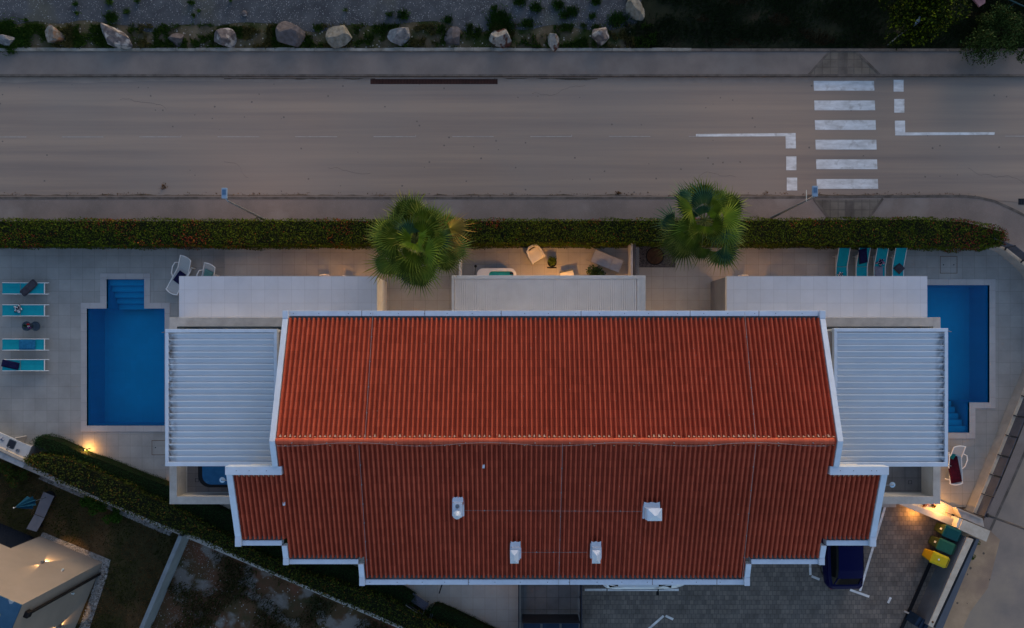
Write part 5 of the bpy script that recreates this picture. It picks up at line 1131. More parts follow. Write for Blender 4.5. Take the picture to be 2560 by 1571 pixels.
# ------------------------------------------------------------------ loungers and poolside things
def towel(name, mm, L, Wd, label, cat, th=.03, crumple=0, seed=1, rounded=0):
    m = MB(); n = 14; g = random.Random(seed); V = []
    for j in range(n+1):
        for i in range(n+1):
            u, v = i/n-.5, j/n-.5; x, y = u*L, v*Wd
            if crumple:
                a = math.atan2(v, u); rr = .5*max(abs(u), abs(v))*2; k = .72+.28*math.sin(a*5+seed)+.12*math.sin(a*9); x = math.cos(a)*rr*L*k*.75; y = math.sin(a)*rr*Wd*k*.75
            e = min(.5-abs(u), .5-abs(v)); z = th*min(1, e*9)+(noise.noise(Vector((u*6, v*6, seed)))*.5+.5)*(crumple*.10 if crumple else .012)*min(1, e*6)
            if rounded and abs(u)+abs(v) > .86: x *= .93; y *= .93
            V.append((x, y, z))
    F_ = [(j*(n+1)+i, j*(n+1)+i+1, (j+1)*(n+1)+i+1, (j+1)*(n+1)+i) for j in range(n) for i in range(n)]; m.add(V, F_)
    return m.build(name, mm, label=label, cat=cat, smooth=True, keep=True)
def lay(o, px, py, z, a, tilt=0): o.location = P3(px, py, z); o.rotation_euler = (0, tilt, a)
def sling_lounger(back=20, name='sun_lounger', fab=None, frm=None, L=2.28, Wd=.56, bk=.85, barx=None):
    fab = fab or M['teal']; frm = frm or M['white_metal']; t = thing(name, (0, 0, 0), 'x', 'sun lounger'); hw = Wd/2; z = .34
    x1 = L/2-.26; xb = -L/2+bk; bx = xb-math.cos(R(back))*bk; bz = z+math.sin(R(back))*bk
    for s_ in (-1, 1):
        m = MB(); m.tube([(xb, s_*hw, z), (L/2, s_*hw, z)], .018, 8); m.tube([(-L/2+.35, s_*hw, z), (xb, s_*hw, z)], .016, 8); m.build('side_rail', frm, t)
        m = MB(); m.tube([(xb, s_*hw, z+.01), (bx, s_*hw, bz)], .016, 8); m.build('back_rail', frm, t)
        for xx in (-L/2+.45, L/2-.35): m = MB(); m.tube([(xx, s_*hw, z), (xx+(.04 if xx > 0 else -.04), s_*hw, 0)], .016, 8); m.build('leg', frm, t)
    m = MB(); m.tube([(x1+.035, -hw, z), (x1+.035, hw, z)], .022, 8); m.build('cross_bar', frm, t)
    m = MB(); n = 8; A = [[(lerp(xb+.01, x1, k/n), s_*(hw-.02), z+.004) for k in range(n+1)] for s_ in (-1, 1)]; B = [(lerp(xb+.01, x1, k/n), 0, z-.012) for k in range(n+1)]; m.strip(A[0], B); m.strip(B, A[1]); m.build('seat', fab, t)
    m = MB(); A = [[(lerp(bx, xb-.01, k/n), s_*(hw-.02), lerp(bz, z, k/n)+.01) for k in range(n+1)] for s_ in (-1, 1)]; B = [(lerp(bx, xb-.01, k/n), 0, lerp(bz, z, k/n)-.006) for k in range(n+1)]; m.strip(A[0], B); m.strip(B, A[1]); m.build('backrest', fab, t)
    m = MB(); m.tube([(bx+.35, -hw, lerp(bz, z, .42)-.01), (bx+.42, -hw+.01, z-.1), (bx+.42, hw-.01, z-.1), (bx+.35, hw, lerp(bz, z, .42)-.01)], .010, 6); m.build('prop_bar', frm, t)
    return t
lp = sling_lounger(5)
first = [lp]
def put(proto, px, py, z, a, label, group):
    o = first.pop() if first else copy_tree(proto); o.location = P3(px, py, z+.34)[:2]+(z,); o.rotation_euler = (0, 0, a); o['label'] = label; o['group'] = group; return o
G = 'turquoise sling sun loungers'
for py, lb in ((721.5, 'turquoise lounger left of the left pool with folded dark grey towel'), (776.5, 'turquoise lounger left of the left pool with crumpled black and white cloth'), (862, 'turquoise lounger left of the left pool with blue towel across its middle'), (913.5, 'lowest turquoise lounger of the left row, navy towel at its head')):
    put(lp, 65.5, py, DZ, 0, lb, G)
lp2 = sling_lounger(19, bk=.95); first = [lp2]
for px, lb in ((2104, 'turquoise lounger by the hedge, leftmost of four, black and white cloth at its foot'), (2154, 'turquoise lounger by the hedge with navy towel over its backrest'), (2199, 'turquoise lounger by the hedge with floral cloth and grey towel'), (2245, 'turquoise lounger by the hedge with square dark folded towel')):
    put(lp2, px, 677, DZ+.02 if px < 2240 else DZ+.021, R(-90), lb, G)
zt = DZ+.385
o = towel('towel', M['charcoal'], .95, .40, 'folded dark grey towel lying aslant on the uppermost left lounger', 'towel', .05, rounded=1); lay(o, 72, 720, zt, R(43))
o = towel('beach_cloth', M['bw'], .62, .62, 'crumpled black and white cloth on a left lounger', 'cloth', .03, 1, 3); lay(o, 45, 773, zt, .3)
o = towel('towel', M['blue_towel'], .82, .48, 'blue towel lying flat across a left lounger', 'towel', .02); lay(o, 68, 862, zt-.01, 0)
o = towel('towel', M['navy'], .84, .36, 'navy towel at the head of the lowest left lounger', 'towel', .035); lay(o, 26, 912, zt+.03, R(-13), R(4))
o = towel('towel', M['navy'], .74, .43, 'navy towel draped over a backrest by the hedge', 'towel', .03); lay(o, 2157.5, 641, zt+.21, R(-76)); o.rotation_euler = (0, R(19), R(-76))
o = towel('beach_cloth', M['floral'], .70, .66, 'crumpled floral cloth on the third lounger by the hedge', 'cloth', .04, 1, 6); lay(o, 2201, 655, zt+.02, .5)
o = towel('towel', M['grey_towel'], .66, .40, 'grey towel on the third lounger by the hedge, partly under the annex roof', 'towel', .02); lay(o, 2197, 683, zt-.01, R(90))
o = towel('towel', M['charcoal'], .42, .42, 'square folded dark towel on the rightmost lounger by the hedge', 'towel', .06); lay(o, 2248, 671.5, zt, R(45))
o = towel('beach_cloth', M['bw'], .45, .42, 'black and white cloth at the foot of the leftmost lounger by the hedge', 'cloth', .03, 1, 8); lay(o, 2101, 687, zt, .7)
# side table
x, y = P(77, 816, DZ+.45); t = thing('side_table', (x, y, DZ), 'double round side table between the left loungers', 'side table'); steel = mat('dark_tray', (.06, .08, .10), .3, (.03, .045, .06), 8, metal=.4)
for dx, zz, lb in ((-.19, .46, 0), (.20, .40, 1)):
    m = MB(); m.lathe(x+dx, y, [(.20, DZ+zz-.02), (.235, DZ+zz-.015), (.24, DZ+zz+.02), (.225, DZ+zz+.018), (.20, DZ+zz)], 28); m.build('tray', steel, t)
    for k in range(3): a = k*2.1; m = MB(); m.tube([(x+dx+.17*math.cos(a), y+.17*math.sin(a), DZ), (x+dx+.15*math.cos(a), y+.15*math.sin(a), DZ+zz-.02)], .010, 6); m.build('leg', M['galv'], t)
for dx, dy, r_, c, lb, nm in ((-.09, .09, .045, (.45, .015, .02), 'red tumbler on the side table', 'tumbler'), (-.06, -.01, .04, (.5, .5, .55), 'white tumbler on the side table', 'tumbler'), (-.02, -.07, .045, (.16, .015, .20), 'purple tumbler on the side table', 'tumbler'), (-.24, .02, .08, (.02, .05, .03), 'dark green bowl on the side table', 'bowl')):
    m = MB(); z = DZ+.462; m.lathe(x+dx, y+dy, [(r_*.75, z), (r_, z+.09), (r_*.85, z+.09), (r_*.6, z+.02)], 14); m.build(nm, mat(nm+lb[:5], c, .4), label=lb, cat=nm)

# white resin loungers with arms
def resin(label):
    t = thing('resin_lounger', (0, 0, 0), label, 'sun lounger'); wp = M['white_pl']; z = .36; hw = .30; xb = -.28
    def crv(y): return .03*(1-(y/hw)**2)
    for s_ in (-1, 1):
        m = MB(); m.tube([(.98, s_*hw, z), (xb, s_*hw, z)], .028, 8); m.build('side_rail', wp, t); m = MB(); m.tube([(xb, s_*hw, z+.01), (-.88, s_*(hw-.015), z+.36)], .026, 8); m.build('back_rail', wp, t)
        m = MB(); m.tube([(.28, s_*(hw+.02), z-.02), (.12, s_*(hw+.11), z+.10), (-.20, s_*(hw+.15), z+.22), (-.42, s_*(hw+.14), z+.22), (-.50, s_*(hw+.06), z+.08), (-.48, s_*(hw), z+.06)], .026, 8); m.build('armrest', wp, t)
        for xx in (-.55, .80): m = MB(); m.tube([(xx, s_*hw, z), (xx, s_*(hw+.02), 0)], .03, 8); m.build('leg', wp, t)
    m = MB(); m.tube([(-.88-crv(y)*2, y, z+.36+.01) for y in np.linspace(-hw, hw, 7)], .026, 8); m.build('head_rail', wp, t); m = MB(); m.tube([(.98+crv(y)*2.5, y, z) for y in np.linspace(-hw-.03, hw+.03, 7)], .028, 8); m.build('foot_rail', wp, t)
    m = MB(); A = [(x, -hw+.02, z-.004) for x in np.linspace(xb, 1.0, 6)]; B = [(x, hw-.02, z-.004) for x in np.linspace(xb, 1.0, 6)]; m.strip(A, B); m.build('seat', M['sling_grey'], t)
    m = MB(); A = [(lerp(xb, -.90, k/5), -hw+.03, lerp(z, z+.36, k/5)) for k in range(6)]; B = [(a, -b, c) for a, b, c in A]; m.strip(B, A); m.build('backrest', M['sling_grey'], t); return t
def place(t, px, py, z, a, dz=.36): t.location = P3(px, py, z+dz)[:2]+(z,); t.rotation_euler = (0, 0, a); return t
place(resin('white armed lounger with navy towel beside the left annex corner'), 452, 687, DZ, R(-118)); place(resin('white armed lounger with green towel, half under the left annex roof'), 514, 706, DZ, R(-115)); place(resin('white armed lounger with burgundy towel right of the right pergola'), 2389, 1160, DZ, R(-88))
o = towel('towel', M['navy'], .60, .40, 'navy towel on the white lounger at the left annex corner', 'towel', .03); lay(o, 449, 694, DZ+.385, R(54))
o = towel('towel', mat('sage_towel', (.10, .22, .20), .95, (.08, .18, .17), 8), .60, .44, 'sage green towel on the second white lounger', 'towel', .02); lay(o, 520, 690, DZ+.50, R(-115)); o.rotation_euler = (0, R(22), R(-115+0))
o = towel('towel', M['burgundy'], 1.42, .56, 'burgundy towel hanging over the foot of the white lounger', 'towel', .045, 0, 9); lay(o, 2385, 1172, DZ+.40, R(-79))
o = towel('folded_cloth', M['green_book'], .28, .20, 'small green folded cloth on the burgundy towel', 'cloth', .04); lay(o, 2382, 1141, DZ+.47, R(60))
# patio furniture in the middle
def tub_chair(label, px, py, a, mm):
    t = thing('tub_chair', (0, 0, 0), label, 'armchair', 'cream plastic tub chairs'); m = MB()
    m.prism([(-.30, -.30), (.34, -.33), (.34, .33), (-.30, .30)], .36, .42); m.build('seat', mm, t, bevel=.02)
    path = [(.36, -.37), (.0, -.38), (-.30, -.33), (-.44, -.15), (-.44, .15), (-.30, .33), (.0, .38), (.36, .37)]
    inn = [(.36, -.30), (.0, -.31), (-.26, -.27), (-.36, -.12), (-.36, .12), (-.26, .27), (.0, .31), (.36, .30)]; hz_ = [.56, .60, .68, .74, .74, .68, .60, .56]
    m = MB(); m.strip([(x, y, z) for (x, y), z in zip(path, hz_)], [(x, y, z) for (x, y), z in zip(inn, hz_)]); m.strip([(x, y, .12) for x, y in path], [(x, y, z) for (x, y), z in zip(path, hz_)]); m.strip([(x, y, z) for (x, y), z in zip(inn, hz_)], [(x, y, .422) for x, y in inn])
    for e in (0, -1): m.add([(*path[e], .12), (*inn[e], .12), (*inn[e], hz_[e]), (*path[e], hz_[e])], [(0, 1, 2, 3)])
    m.build('backrest', mm, t)
    for x in (-.28, .30):
        for y in (-.28, .28): m = MB(); m.tube([(x, y, .36), (x*1.05, y*1.05, 0)], .022, 8); m.build('leg', mm, t)
    m = MB(); m.box(.30, -.30, .12, .335, .30, .358); m.build('apron', mm, t); place(t, px, py, DZ+.02, a, .5)
tub_chair('cream tub chair standing in the middle patio near the hedge', 1338, 635, R(-58), M['cream_pl'])
t = thing('footstool', (0, 0, 0), 'cream square stool half under the middle awning', 'stool'); m = MB(); m.box(-.33, -.33, .30, .33, .33, .42); m.build('seat', M['cream_pl'], t, bevel=.02); m = MB(); m.box(-.34, .25, .421, .34, .33, .47); m.build('rim', M['grey_wall'], t)
for x in (-.28, .28):
    for y in (-.28, .28): m = MB(); m.box(x-.025, y-.025, 0, x+.025, y+.025, .298); m.build('leg', M['cream_pl'], t)
place(t, 1419, 692, DZ+.02, R(13), .42)
x, y = P(1380, 657, .4); t = thing('potted_plant', (x, y, DZ+.02), 'round black pot with green succulent on the middle patio', 'potted plant'); m = MB(); m.lathe(x, y, [(.16, DZ+.02), (.22, DZ+.32), (.235, DZ+.34), (.20, DZ+.34), (.19, DZ+.28)], 24); m.box(x-.24, y-.26, DZ+.02, x+.24, y-.20, DZ+.06); m.build('pot', M['black'], t)
g = np.random.default_rng(5); pts = []; cc = []
for i in range(420): a = g.random()*6.28; r_ = .17*math.sqrt(g.random()); pts.append((x+r_*math.cos(a), y+r_*math.sin(a)+(.05 if i % 3 else .12), DZ+.28+g.random()*.14)); cc.append(np.array((.11, .15, .02))*g.uniform(.5, 1.3))
m, tt = leaves(pts, [(0, 0, 1)]*len(pts), .09, cc, seed=2); m.build('leaves', LEAF, t, tint=tt)
def citrus(x, y, g, k): return np.array((.035, .065, .022))*g.uniform(.5, 1.5)
s_ = shrub('leafy_bush', 1484, 690, .62, 1.0, DZ+.02, citrus, 'dark leafy potted bush partly under the middle awning', 1500, .12, 81); x, y = s_.location.x, s_.location.y
m = MB(); m.lathe(x, y, [(.17, DZ+.021), (.22, DZ+.35), (.20, DZ+.35), (.18, DZ+.30)], 20); m.build('pot', M['terracotta_pot'], s_)
t = sling_lounger(2, 'grey_lounger', mat('pale_grey_sling', (.42, .41, .42), .8, (.35, .34, .35), 4), mat('taupe_frame', (.30, .27, .25), .5, var=.05), L=1.75, Wd=.66, bk=.52); t['label'] = 'pale grey sun lounger on the middle patio behind the leafy bush'; place(t, 1512, 651, DZ+.02, R(158), .34)
# jacuzzi under the awning edge
x0, y0 = P(1192, 700, .75); x1, y1 = P(1291, 671, .75); y0 -= .9; t = thing('jacuzzi', ((x0+x1)/2, (y0+y1)/2, DZ+.02), 'white rimmed whirlpool tub half under the middle awning', 'whirlpool')
m = MB(); m.prism(rbox(x0+.06, y0+.06, x1-.06, y1-.06, .25), DZ+.021, .58); m.build('cabinet', mat('tub_cabinet', (.10, .09, .09), .7, var=.1), t)
o_, i_ = rbox(x0, y0, x1, y1, .32), rbox(x0+.60, y0+.15, x1-.14, y1-.15, .16); n = len(o_); m = MB(); m.add([(a, b, .75) for a, b in o_]+[(a, b, .75) for a, b in i_]+[(a, b, .582) for a, b in o_]+[(a, b, .45) for a, b in i_], [(k, (k+1) % n, n+(k+1) % n, n+k) for k in range(n)]+[(2*n+k, 2*n+(k+1) % n, (k+1) % n, k) for k in range(n)]+[(n+k, n+(k+1) % n, 3*n+(k+1) % n, 3*n+k) for k in range(n)]); m.build('rim', M['white_pl'], t)
m = MB(); m.prism(i_, .60, .66); m.build('water', mat('tub_water', (.02, .30, .36), .3, (.015, .22, .28), 3), t)
for dx in (.28, .18): m = MB(); m.lathe(x1-dx, y1-.25, [(.05, .662), (.05, .70), (.02, .70)], 14); m.build('nozzle', M['dark_metal'], t)
x, y, z = P3(1189, 666, .95); t = thing('lantern_stand', (x, y, DZ+.02), 'thin dark standing lamp left of the whirlpool tub', 'lamp'); m = MB(); m.tube([(x-.08, y-.35, DZ+.02), (x, y, .92)], .015, 6); m.build('pole', M['dark_metal'], t); m = MB(); m.lathe(x, y, [(.04, .90), (.07, .95), (.03, 1.0)], 12); m.build('lamp_shade', M['black'], t)
# divider walls of the patios
for px0, px1, lb in ((1577, 1583, 'white divider wall between middle patio and gravel bed'), (1147, 1153, 'white divider wall left of the whirlpool tub')):
    xa, xb = P(px0, 0, 1.0)[0], P(px1, 0, 1.0)[0]; y1 = P(0, 606, 1.0)[1]; t = thing('patio_wall', ((xa+xb)/2, 3.0, DZ), lb, 'wall'); m = MB(); m.box(xa, 1.5, DZ, xb, y1, 1.0); m.build('wall_body', M['render'], t, bevel=.008)
    if px0 > 1400: m = MB(); m.box(xb+.04, 1.6, .2, xb+.08, y1-.05, 1.25); m.build('dark_screen', M['fence_panel'], t); m = MB(); m.box(xb+.16, 2.6, .6, xb+.20, y1-.3, 1.3); m.build('glass_panel', M['clear'], t); m = MB(); m.tube([(xb+.14, 2.6, 1.31), (xb+.14, y1-.3, 1.31), (xb+.22, y1-.3, 1.31), (xb+.22, 2.6, 1.31), (xb+.14, 2.6, 1.31)], .012, 6); m.build('frame', M['galv'], t)
a = rect(1596, 612, 1688, 669, DZ); t = thing('gravel_bed', ((a[0]+a[2])/2, (a[1]+a[3])/2, DZ), 'rectangular dark pebble bed with round rusty tree ring', 'planting bed'); m = MB(); m.box(a[0], a[1], DZ+.021, a[2], a[3]+.3, DZ+.045); m.build('pebbles', M['dark_pebble'], t)
x, y = P(1637, 641, DZ); m = MB(); m.lathe(x, y, [(.40, DZ+.046), (.43, DZ+.075), (.46, DZ+.046)], 28, caps=False); m.build('rim', M['black'], t); m = MB(); m.lathe(x, y, [(.41, DZ+.047), (.40, DZ+.056)], 28); m.build('tree_ring', M['terracotta_pot'], t)
def preg(g): return (g.uniform(a[0]+.02, a[2]-.02), g.uniform(a[1]+.02, a[3]+.2))
m = MB(); g = random.Random(4)
for i in range(900):
    px_, py_ = preg(g)
    if math.hypot(px_-x, py_-y) < .47: continue
    s2 = g.uniform(.012, .032); an = g.random()*3; q = [(px_+math.cos(an+k*1.2566)*s2, py_+math.sin(an+k*1.2566)*s2*.8) for k in range(5)]; m.prism(q, DZ+.04, DZ+.05+s2*.5, [(lerp(p[0], px_, .4), lerp(p[1], py_, .4)) for p in q])
m.build('stones', mat('bed_stone', (.22, .19, .19), .85, (.09, .08, .085), 9), t, kind='stuff')
# dining chairs whose backs peep out under the annex roofs, with wall lamps behind
def bistro(px, py, a, label):
    t = thing('bistro_chair', (0, 0, 0), label, 'chair', 'ornate bistro chairs under the annex roofs'); mm = M['white_metal']; m = MB(); m.box(-.21, -.20, .43, .21, .20, .455); m.build('seat', mm, t, bevel=.01)
    m = MB(); m.tube([(.22*math.cos(k*math.pi/8), .20, .66+.26*math.sin(k*math.pi/8)) for k in range(-1, 10)], .014, 6)
    for k in range(5): b = R(30+k*30); m.tube([(0, .20, .62), (.21*math.cos(b), .20, .66+.25*math.sin(b))], .010, 5)
    m.tube([(.12*math.cos(k*math.pi/6), .20, .64+.14*math.sin(k*math.pi/6)) for k in range(0, 7)], .010, 5); m.build('backrest', mm, t)
    for x in (-.18, .18): m = MB(); m.tube([(x, .19, .44), (x, .20, .66)], .012, 6); m.build('upright', mm, t)
    for x in (-.18, .18):
        for y in (-.17, .17): m = MB(); m.tube([(x, y, .43), (x*1.1, y*1.1, 0)], .013, 6); m.build('leg', mm, t)
    t.location = P3(px, py, DZ+.9)[:2]+(DZ+.02,); t.rotation_euler = (0, 0, a)
bistro(808, 697, R(6), 'ornate chair under the left annex roof, left one of its pair'); bistro(862, 701, R(-16), 'ornate chair under the left annex roof, right one of its pair'); bistro(1862, 698, R(-4), 'ornate chair under the right annex roof, left one of its pair'); bistro(1932, 703, R(14), 'ornate chair under the right annex roof, right one of its pair')
wc = (1, .46, .09)
def ceiling_lamp(px, y, z, e, label):
    x = P(px, 0, z)[0]; t = thing('ceiling_lamp', (x, y, z), label, 'lamp'); m = MB(); m.lathe(x, y, [(.12, z+.06), (.12, z+.14)], 18); m.build('lamp_housing', M['white_metal'], t); m = MB(); m.lathe(x, y, [(.05, z), (.09, z+.03), (.09, z+.058)], 16); m.build('lamp_glass', M['glow'], t); plight(t, (x, y, z-.08), e, wc, .05)
ceiling_lamp(836, 2.0, 2.42, 55, 'lit ceiling lamp under the left annex roof'); ceiling_lamp(1897, 2.0, 2.42, 36, 'lit ceiling lamp under the right annex roof'); ceiling_lamp(1388, 2.5, 2.42, 105, 'lit ceiling lamp under the middle awning')
wall_lamp(P(1660, 0, 2)[0], .92, 2.1, 14, 'lit wall lamp on the house wall right of the middle awning', col=wc); wall_lamp(P(1040, 0, 2)[0], .92, 2.1, 9, 'lit wall lamp on the house wall below the left palm', col=wc)
wall_lamp(19.18, -6.0, 1.5, 55, 'lit wall lamp on the right terrace wall by the burgundy towel', ny=0, nx=1, col=wc)
bollard(209, 1126, DZ, .50, 34, 'lit garden lamp behind the dark hedge at the left pool deck'); bollard(430, 1212, DZ, .40, 8, 'faint garden lamp beside the left terrace wall')
wall_lamp(P(1276, 0, 2)[0], -9.56, 2.2, 26, 'lit wall lamp below the rear eave beside the slate entrance', ny=-1, col=(1, .5, .16))
# street lamps
def street_lamp(bx, by, tx, ty, label, dirx, e):
    x, y = P(bx, by, 0); t = thing('street_lamp', (x, y, 0), label, 'street lamp', 'street lamps'); m = MB(); m.tube([(x, y, .1), (x, y, 3), (x, y, 5.0)], [.07, .05, .04], 10); m.build('pole', M['galv'], t)
    hx_, hy = P(tx, ty, 5.1); m = MB(); m.tube([(x, y, 5.0), (hx_, hy-.18, 5.12)], .03, 8); m.build('arm', M['galv'], t); m = MB(); m.obox(hx_, hy, 5.08, 5.17, .24, .46, 0); h_ = m.build('lamp_head', M['lamp_head'], t, bevel=.02)
    m = MB(); m.obox(hx_, hy+.04, 5.171, 5.185, .15, .22, 0); m.build('lid', M['lamp_panel'], h_); m = MB(); m.obox(hx_, hy, 5.065, 5.078, .16, .30, 0); m.build('lamp_glass', mat('lamp_led', (1, .85, .65), .4, emit=6), h_)
    plight(t, (hx_, hy, 4.95), e, (1, .62, .38), .12, 150, (0, .25, -1), 1.0)
street_lamp(673, 555, 562, 484, 'street lamp leaning over the left part of the near kerb', 0, 95); street_lamp(1926, 546, 2036.5, 479, 'street lamp beside the zebra crossing, its head over the first stripe', 0, 85)
hx_, hy = P(2016, 490, 5.25); m = MB(); m.tube([(hx_, hy-.25, 5.25), (hx_, hy+.25, 5.25)], .014, 6); m.build('lamp_bracket', M['cream_pl'], label='thin cream bracket sticking out beside the right street lamp', cat='bracket')
x, y = P(2458, 1285, .13); t = thing('lamp_post', (x, y, .1), 'tall grey lamp post at the lower right, leaving the photo', 'street lamp'); m = MB(); m.lathe(x, y, [(.11, .1), (.11, .45), (.075, .5)], 14); m.build('base', M['dark_metal'], t)
m = MB(); m.tube([(x, y, .5), (x, y, 4), (x, y, 8)], [.065, .055, .045], 10); m.build('pole', mat('grey_post', (.08, .09, .11), .5, var=.1), t); m = MB(); m.obox(x+.3, y, 8.0, 8.1, .7, .25, 0); m.build('lamp_head', M['lamp_head'], t)

# ------------------------------------------------------------------ outdoor kitchen, lower left
t = thing('kitchen_counter', (*P(20, 1105, .9), DZ), 'white outdoor kitchen counter with sink at the left edge', 'counter')
A = [(-60, 1054), (80, 1117), (66, 1152), (-60, 1094)]
m = MB(); m.prism(PL(A, .93), .93, .97); m.build('worktop', mat('white_worktop', (.50, .49, .48), .6, (.44, .43, .42), 2), t, bevel=.006)
m = MB(); m.prism(PL([(-60, 1072), (70, 1130), (66, 1150), (-60, 1092)], .93), DZ, .928); m.build('cabinet', M['render'], t)
for px, py in ((36, 1097), (77, 1116)): x, y = P(px, py, .85); m = MB(); m.obox(x, y-.18, DZ, .926, .06, .5, R(-24)); m.build('side_panel', M['stone'], t)
m = MB(); m.prism(PL([(-60, 1092), (66, 1150), (63, 1157), (-60, 1100)], 1.1), .3, 1.1); m.build('upstand', M['cream_stone'], t); m = MB(); m.prism(PL([(-60, 1101), (63, 1158), (56, 1170), (-60, 1117)], 1.0), 0, 1.0); m.build('marble_back', mat('marble', (.42, .42, .42), .5, (.24, .25, .27), 3, contrast=(.3, .5)), t)
x, y = P(29, 1111, .97); m = MB(); q = rbox(x-.20, y-.22, x+.20, y+.22, .08); an = R(-24); q = [(x+(a-x)*math.cos(an)-(b-y)*math.sin(an), y+(a-x)*math.sin(an)+(b-y)*math.cos(an)) for a, b in q]
m.prism(q, .971, .978); s_ = m.build('sink', mat('sink_steel', (.10, .115, .125), .3, (.07, .08, .09), 4, metal=.5), t); q2 = [(lerp(a, x, .2), lerp(b, y, .2)) for a, b in q]; m = MB(); m.prism(q2, .979, .982); m.build('basin', M['dark_metal'], s_)
x2, y2 = P(19, 1124, 1.05); m = MB(); m.tube([(x2, y2, .972), (x2, y2, 1.14), (x2+.10, y2+.12, 1.16), (x2+.12, y2+.15, 1.08)], .016, 8); m.build('faucet', M['galv'], t)
x2, y2 = P(43.5, 1127, 1.02); m = MB(); m.lathe(x2, y2, [(.085, .971), (.09, 1.03), (.07, 1.03), (.065, .99)], 20); m.build('steel_bowl', M['galv'], label='small steel bowl on the outdoor kitchen counter', cat='bowl')
o = towel('dish_cloth', mat('striped_cloth', (.45, .46, .5), .95, (.015, .03, .09), 22, contrast=(.47, .53), detail=1, stretch=(.4, 3, 1)), .26, .34, 'blue and white dish cloth on the outdoor kitchen counter', 'cloth', .03, .5, 4); lay(o, 6, 1098, .975, .3)

# ------------------------------------------------------------------ neighbouring villa
v = thing('villa', (*P(40, 1480, 0), 0), 'beige rendered villa with flat blue edged roof at the lower left corner', 'villa'); vw = mat('villa_render', (.27, .23, .20), .88, (.235, .20, .175), .7, bump=.08)
Vb = Vector((*P(258, 1405, 0), 0)); d1 = (Vector((*P(103, 1340, 0), 0))-Vb).normalized(); d2 = Vector((d1.y, -d1.x, 0)); d2 = d2 if d2.y < 0 else -d2; hv = 5.75
def vp(a, b): p = Vb+d1*a+d2*b; return (p.x, p.y)
L1 = (Vector((*P(103, 1340, 0), 0))-Vb).length
m = MB(); m.prism([vp(0, 0), vp(L1, 0), vp(L1, 12), vp(0, 12)], 0, hv); m.prism([vp(L1+.001, .28), vp(16, .28), vp(16, 12), vp(L1+.001, 12)], 0, hv-.003); m.prism([vp(L1+.001, 0), vp(16, 0), vp(16, .278), vp(L1+.001, .278)], 2.1, 2.9); m.prism([vp(L1+.6, 0), vp(16, 0), vp(16, .278), vp(L1+.6, .278)], 4.6, hv-.002); m.build('wall', vw, v)
m = MB(); m.prism([vp(L1+.01, .20), vp(15, .20), vp(15, .275), vp(L1+.01, .275)], .02, 2.09); m.build('glass_door', mat('villa_glass', (.010, .014, .024), .15), v)
m = MB(); m.prism([vp(L1+.7, .20), vp(15, .20), vp(15, .275), vp(L1+.7, .275)], 2.92, 4.58); m.build('window', mat('villa_glass', (.010, .014, .024), .15), v)
m = MB(); m.prism([vp(L1+.62, .02), vp(14, .02), vp(14, .10), vp(L1+.62, .10)], 2.902, 3.0); m.build('window_sill', M['white_pl'], v)
bl = mat('blue_roof_edge', (.03, .085, .155), .6, (.02, .065, .125), 2, speck=(3, .04, (.2, .25, .3)))
m = MB()
m.prism([vp(-.03, -.03), vp(16, -.03), vp(16, .65), vp(-.03, .65)], hv+.002, hv+.05); m.prism([vp(-.03, .652), vp(.62, .652), vp(.62, 12), vp(-.03, 12)], hv+.002, hv+.05); m.build('roof_edge', bl, v)
m = MB(); m.prism([vp(.622, .652), vp(16, .652), vp(16, 12), vp(.622, 12)], hv+.001, hv+.02); m.build('flat_roof', mat('roof_screed', (.20, .19, .18), .9, (.14, .13, .125), 1), v)
# downpipe on the right face
b0 = Vector(vp(-.10, .62)).to_3d(); m = MB(); m.tube([(b0.x, b0.y, .05), (b0.x, b0.y, 5.05)], .07, 10); dp = m.build('downpipe', M['black'], v); m = MB(); m.obox(b0.x, b0.y, 5.02, 5.28, .28, .20, math.atan2(d2.y, d2.x)); m.build('rain_hopper', M['black'], dp, bevel=.02)
def vface(face, px, py):
    """point on a villa face seen at pixel"""
    best = None
    for k in range(0, 560):
        z = k*.01; x, y = P(px, py, z); w = Vector((x, y, 0))-Vb; a, b = w.dot(d1), w.dot(d2); dd = abs(b) if face == 0 else abs(a)
        if best is None or dd < best[0]: best = (dd, x, y, z)
    return best[1:]
x, y, z = vface(0, 105.5, 1408); n_ = -d2
t = thing('facade_lamp', (x, y, z-.1), 'lit up and down lamp on the beige villa wall', 'lamp'); m = MB(); m.tube([(x+n_.x*.07, y+n_.y*.07, z-.09), (x+n_.x*.07, y+n_.y*.07, z+.09)], .05, 12); m.build('lamp_body', M['galv'], t)
for s_ in (-1, 1): plight(t, (x+n_.x*.09, y+n_.y*.09, z+s_*.11), 60 if s_ < 0 else 26, (1, .55, .2), .02, 60 if s_ < 0 else 45, (-n_.x*.22, -n_.y*.22, s_), .5)
x, y, z = vface(1, 146, 1566); n_ = -d1; t = thing('facade_lamp', (x, y, z-.1), 'lit lamp low on the right side wall of the villa', 'lamp'); m = MB(); m.tube([(x+n_.x*.07, y+n_.y*.07, z-.09), (x+n_.x*.07, y+n_.y*.07, z+.09)], .05, 12); m.build('lamp_body', M['galv'], t); plight(t, (x+n_.x*.09, y+n_.y*.09, z-.11), 30, (1, .55, .2), .02, 50, (-n_.x*.2, -n_.y*.2, -1), .5); plight(t, (x+n_.x*.09, y+n_.y*.09, z+.11), 30, (1, .55, .2), .02, 50, (-n_.x*.2, -n_.y*.2, 1), .5)
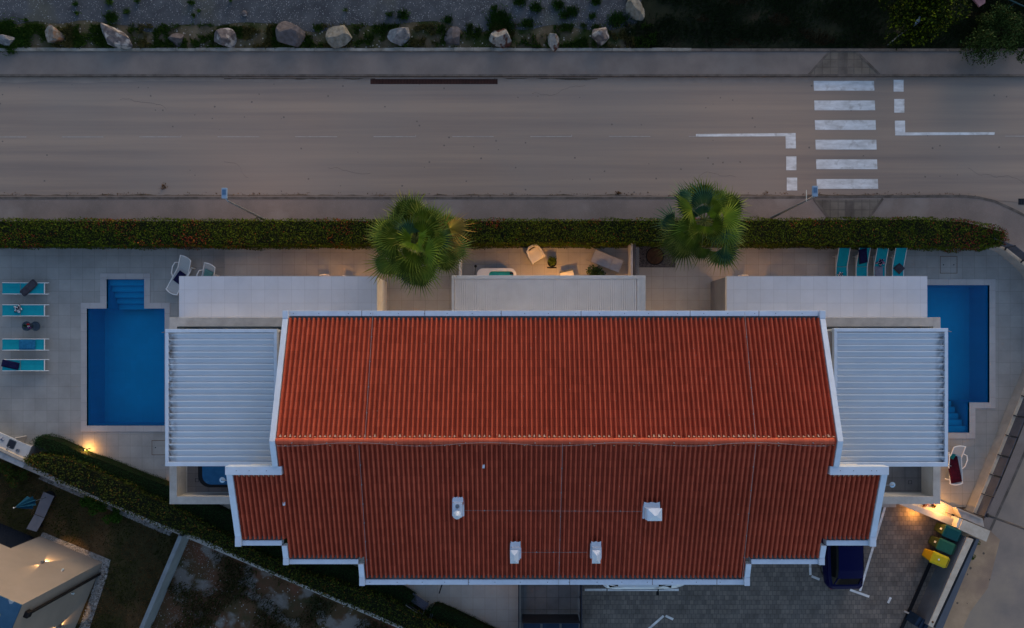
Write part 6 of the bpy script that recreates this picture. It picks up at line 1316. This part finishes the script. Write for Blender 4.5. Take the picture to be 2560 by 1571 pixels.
for fc, px, py, lb in ((0, 155.6, 1427.6, 'small pale dome camera on the lit villa wall'), (1, 180, 1483, 'small pale dome camera on the villa side wall')):
    x, y, z = vface(fc, px, py); n_ = -d2 if fc == 0 else -d1; t = thing('dome_camera', (x, y, z-.05), lb, 'camera'); m = MB(); m.lathe(x+n_.x*.06, y+n_.y*.06, [(.05, z-.03), (.055, z+.0), (.03, z+.04)], 14); m.build('dome', mat('pale_dome', (.40, .48, .50), .3), t); m = MB(); m.tube([(x, y, z+.05), (x+n_.x*.06, y+n_.y*.06, z+.04)], .03, 8); m.build('bracket', M['white_pl'], t)
# lawn furniture of the neighbour
z = .32; t = thing('flat_sunbed', (*P(100, 1280, z), .02), 'grey two part sunbed standing on the neighbouring lawn', 'sun lounger'); gm = mat('grey_blue_sling', (.175, .175, .20), .8, (.15, .15, .175), 3)
m = MB(); m.prism(PL([(108, 1230), (135, 1241), (110.8, 1294.5), (86.6, 1285.5)], z), z-.03, z); m.build('seat', gm, t, bevel=.006)
q = [P3(110.4, 1296, z), P3(86, 1286.8, z), P3(66, 1322, z+.12), P3(91, 1330, z+.12)]; m = MB(); m.add(q+[(a, b, c-.03) for a, b, c in q], [(0, 1, 2, 3), (3, 2, 1, 0), (7, 6, 5, 4), (0, 4, 5, 1), (1, 5, 6, 2), (2, 6, 7, 3), (3, 7, 4, 0)][:1]+[(7, 6, 5, 4), (0, 4, 5, 1), (1, 5, 6, 2), (2, 6, 7, 3), (3, 7, 4, 0)]); m.build('backrest', gm, t)
for px, py in ((111, 1236), (130, 1243), (92, 1284), (107, 1290), (75, 1318), (90, 1322)): x, y = P(px, py, z); m = MB(); m.box(x-.02, y-.02, .02, x+.02, y+.02, z-.032); m.build('leg', M['dark_metal'], t)
zb, zt = 1.35, 2.5; bx, by = P(73, 1256, zb); tx, ty = P(36, 1269.6, zt); tx, ty = (tx+bx)/2, (ty+by)/2
tx, ty = P(36, 1269.6, zt); t = thing('closed_parasol', (tx, ty, .02), 'folded blue parasol standing on the neighbouring lawn', 'parasol')
m = MB(); n = 16; A = []; 
for k in range(n): a = 2*math.pi*k/n; r_ = .34 if k % 2 else .17; A.append((tx+math.cos(a)*r_, ty+math.sin(a)*r_, zb+(.12 if k % 2 else 0)))
m.add(A+[(tx, ty, zt)], [(k, (k+1) % n, n) for k in range(n)]); m.build('canopy', mat('blue_canopy', (.008, .07, .14), .8, (.005, .05, .11), 5), t)
m = MB(); m.tube([(tx, ty, .06), (tx, ty, zt+.02)], .022, 8); m.build('pole', M['galv'], t); m = MB(); m.lathe(tx, ty, [(.02, zt+.02), (.035, zt+.05), (.01, zt+.08)], 12); m.build('finial', M['white_pl'], t); m = MB(); m.lathe(tx, ty, [(.26, .02), (.26, .09), (.05, .12)], 20); m.build('base', M['black'], t)
x, y = P(101, 1313, .1); m = MB(); m.obox(x, y, .02, .12, .12, .2, .6); m.build('garden_shoe', M['black'], label='small dark shoe like object beside the grey sunbed', cat='shoe')
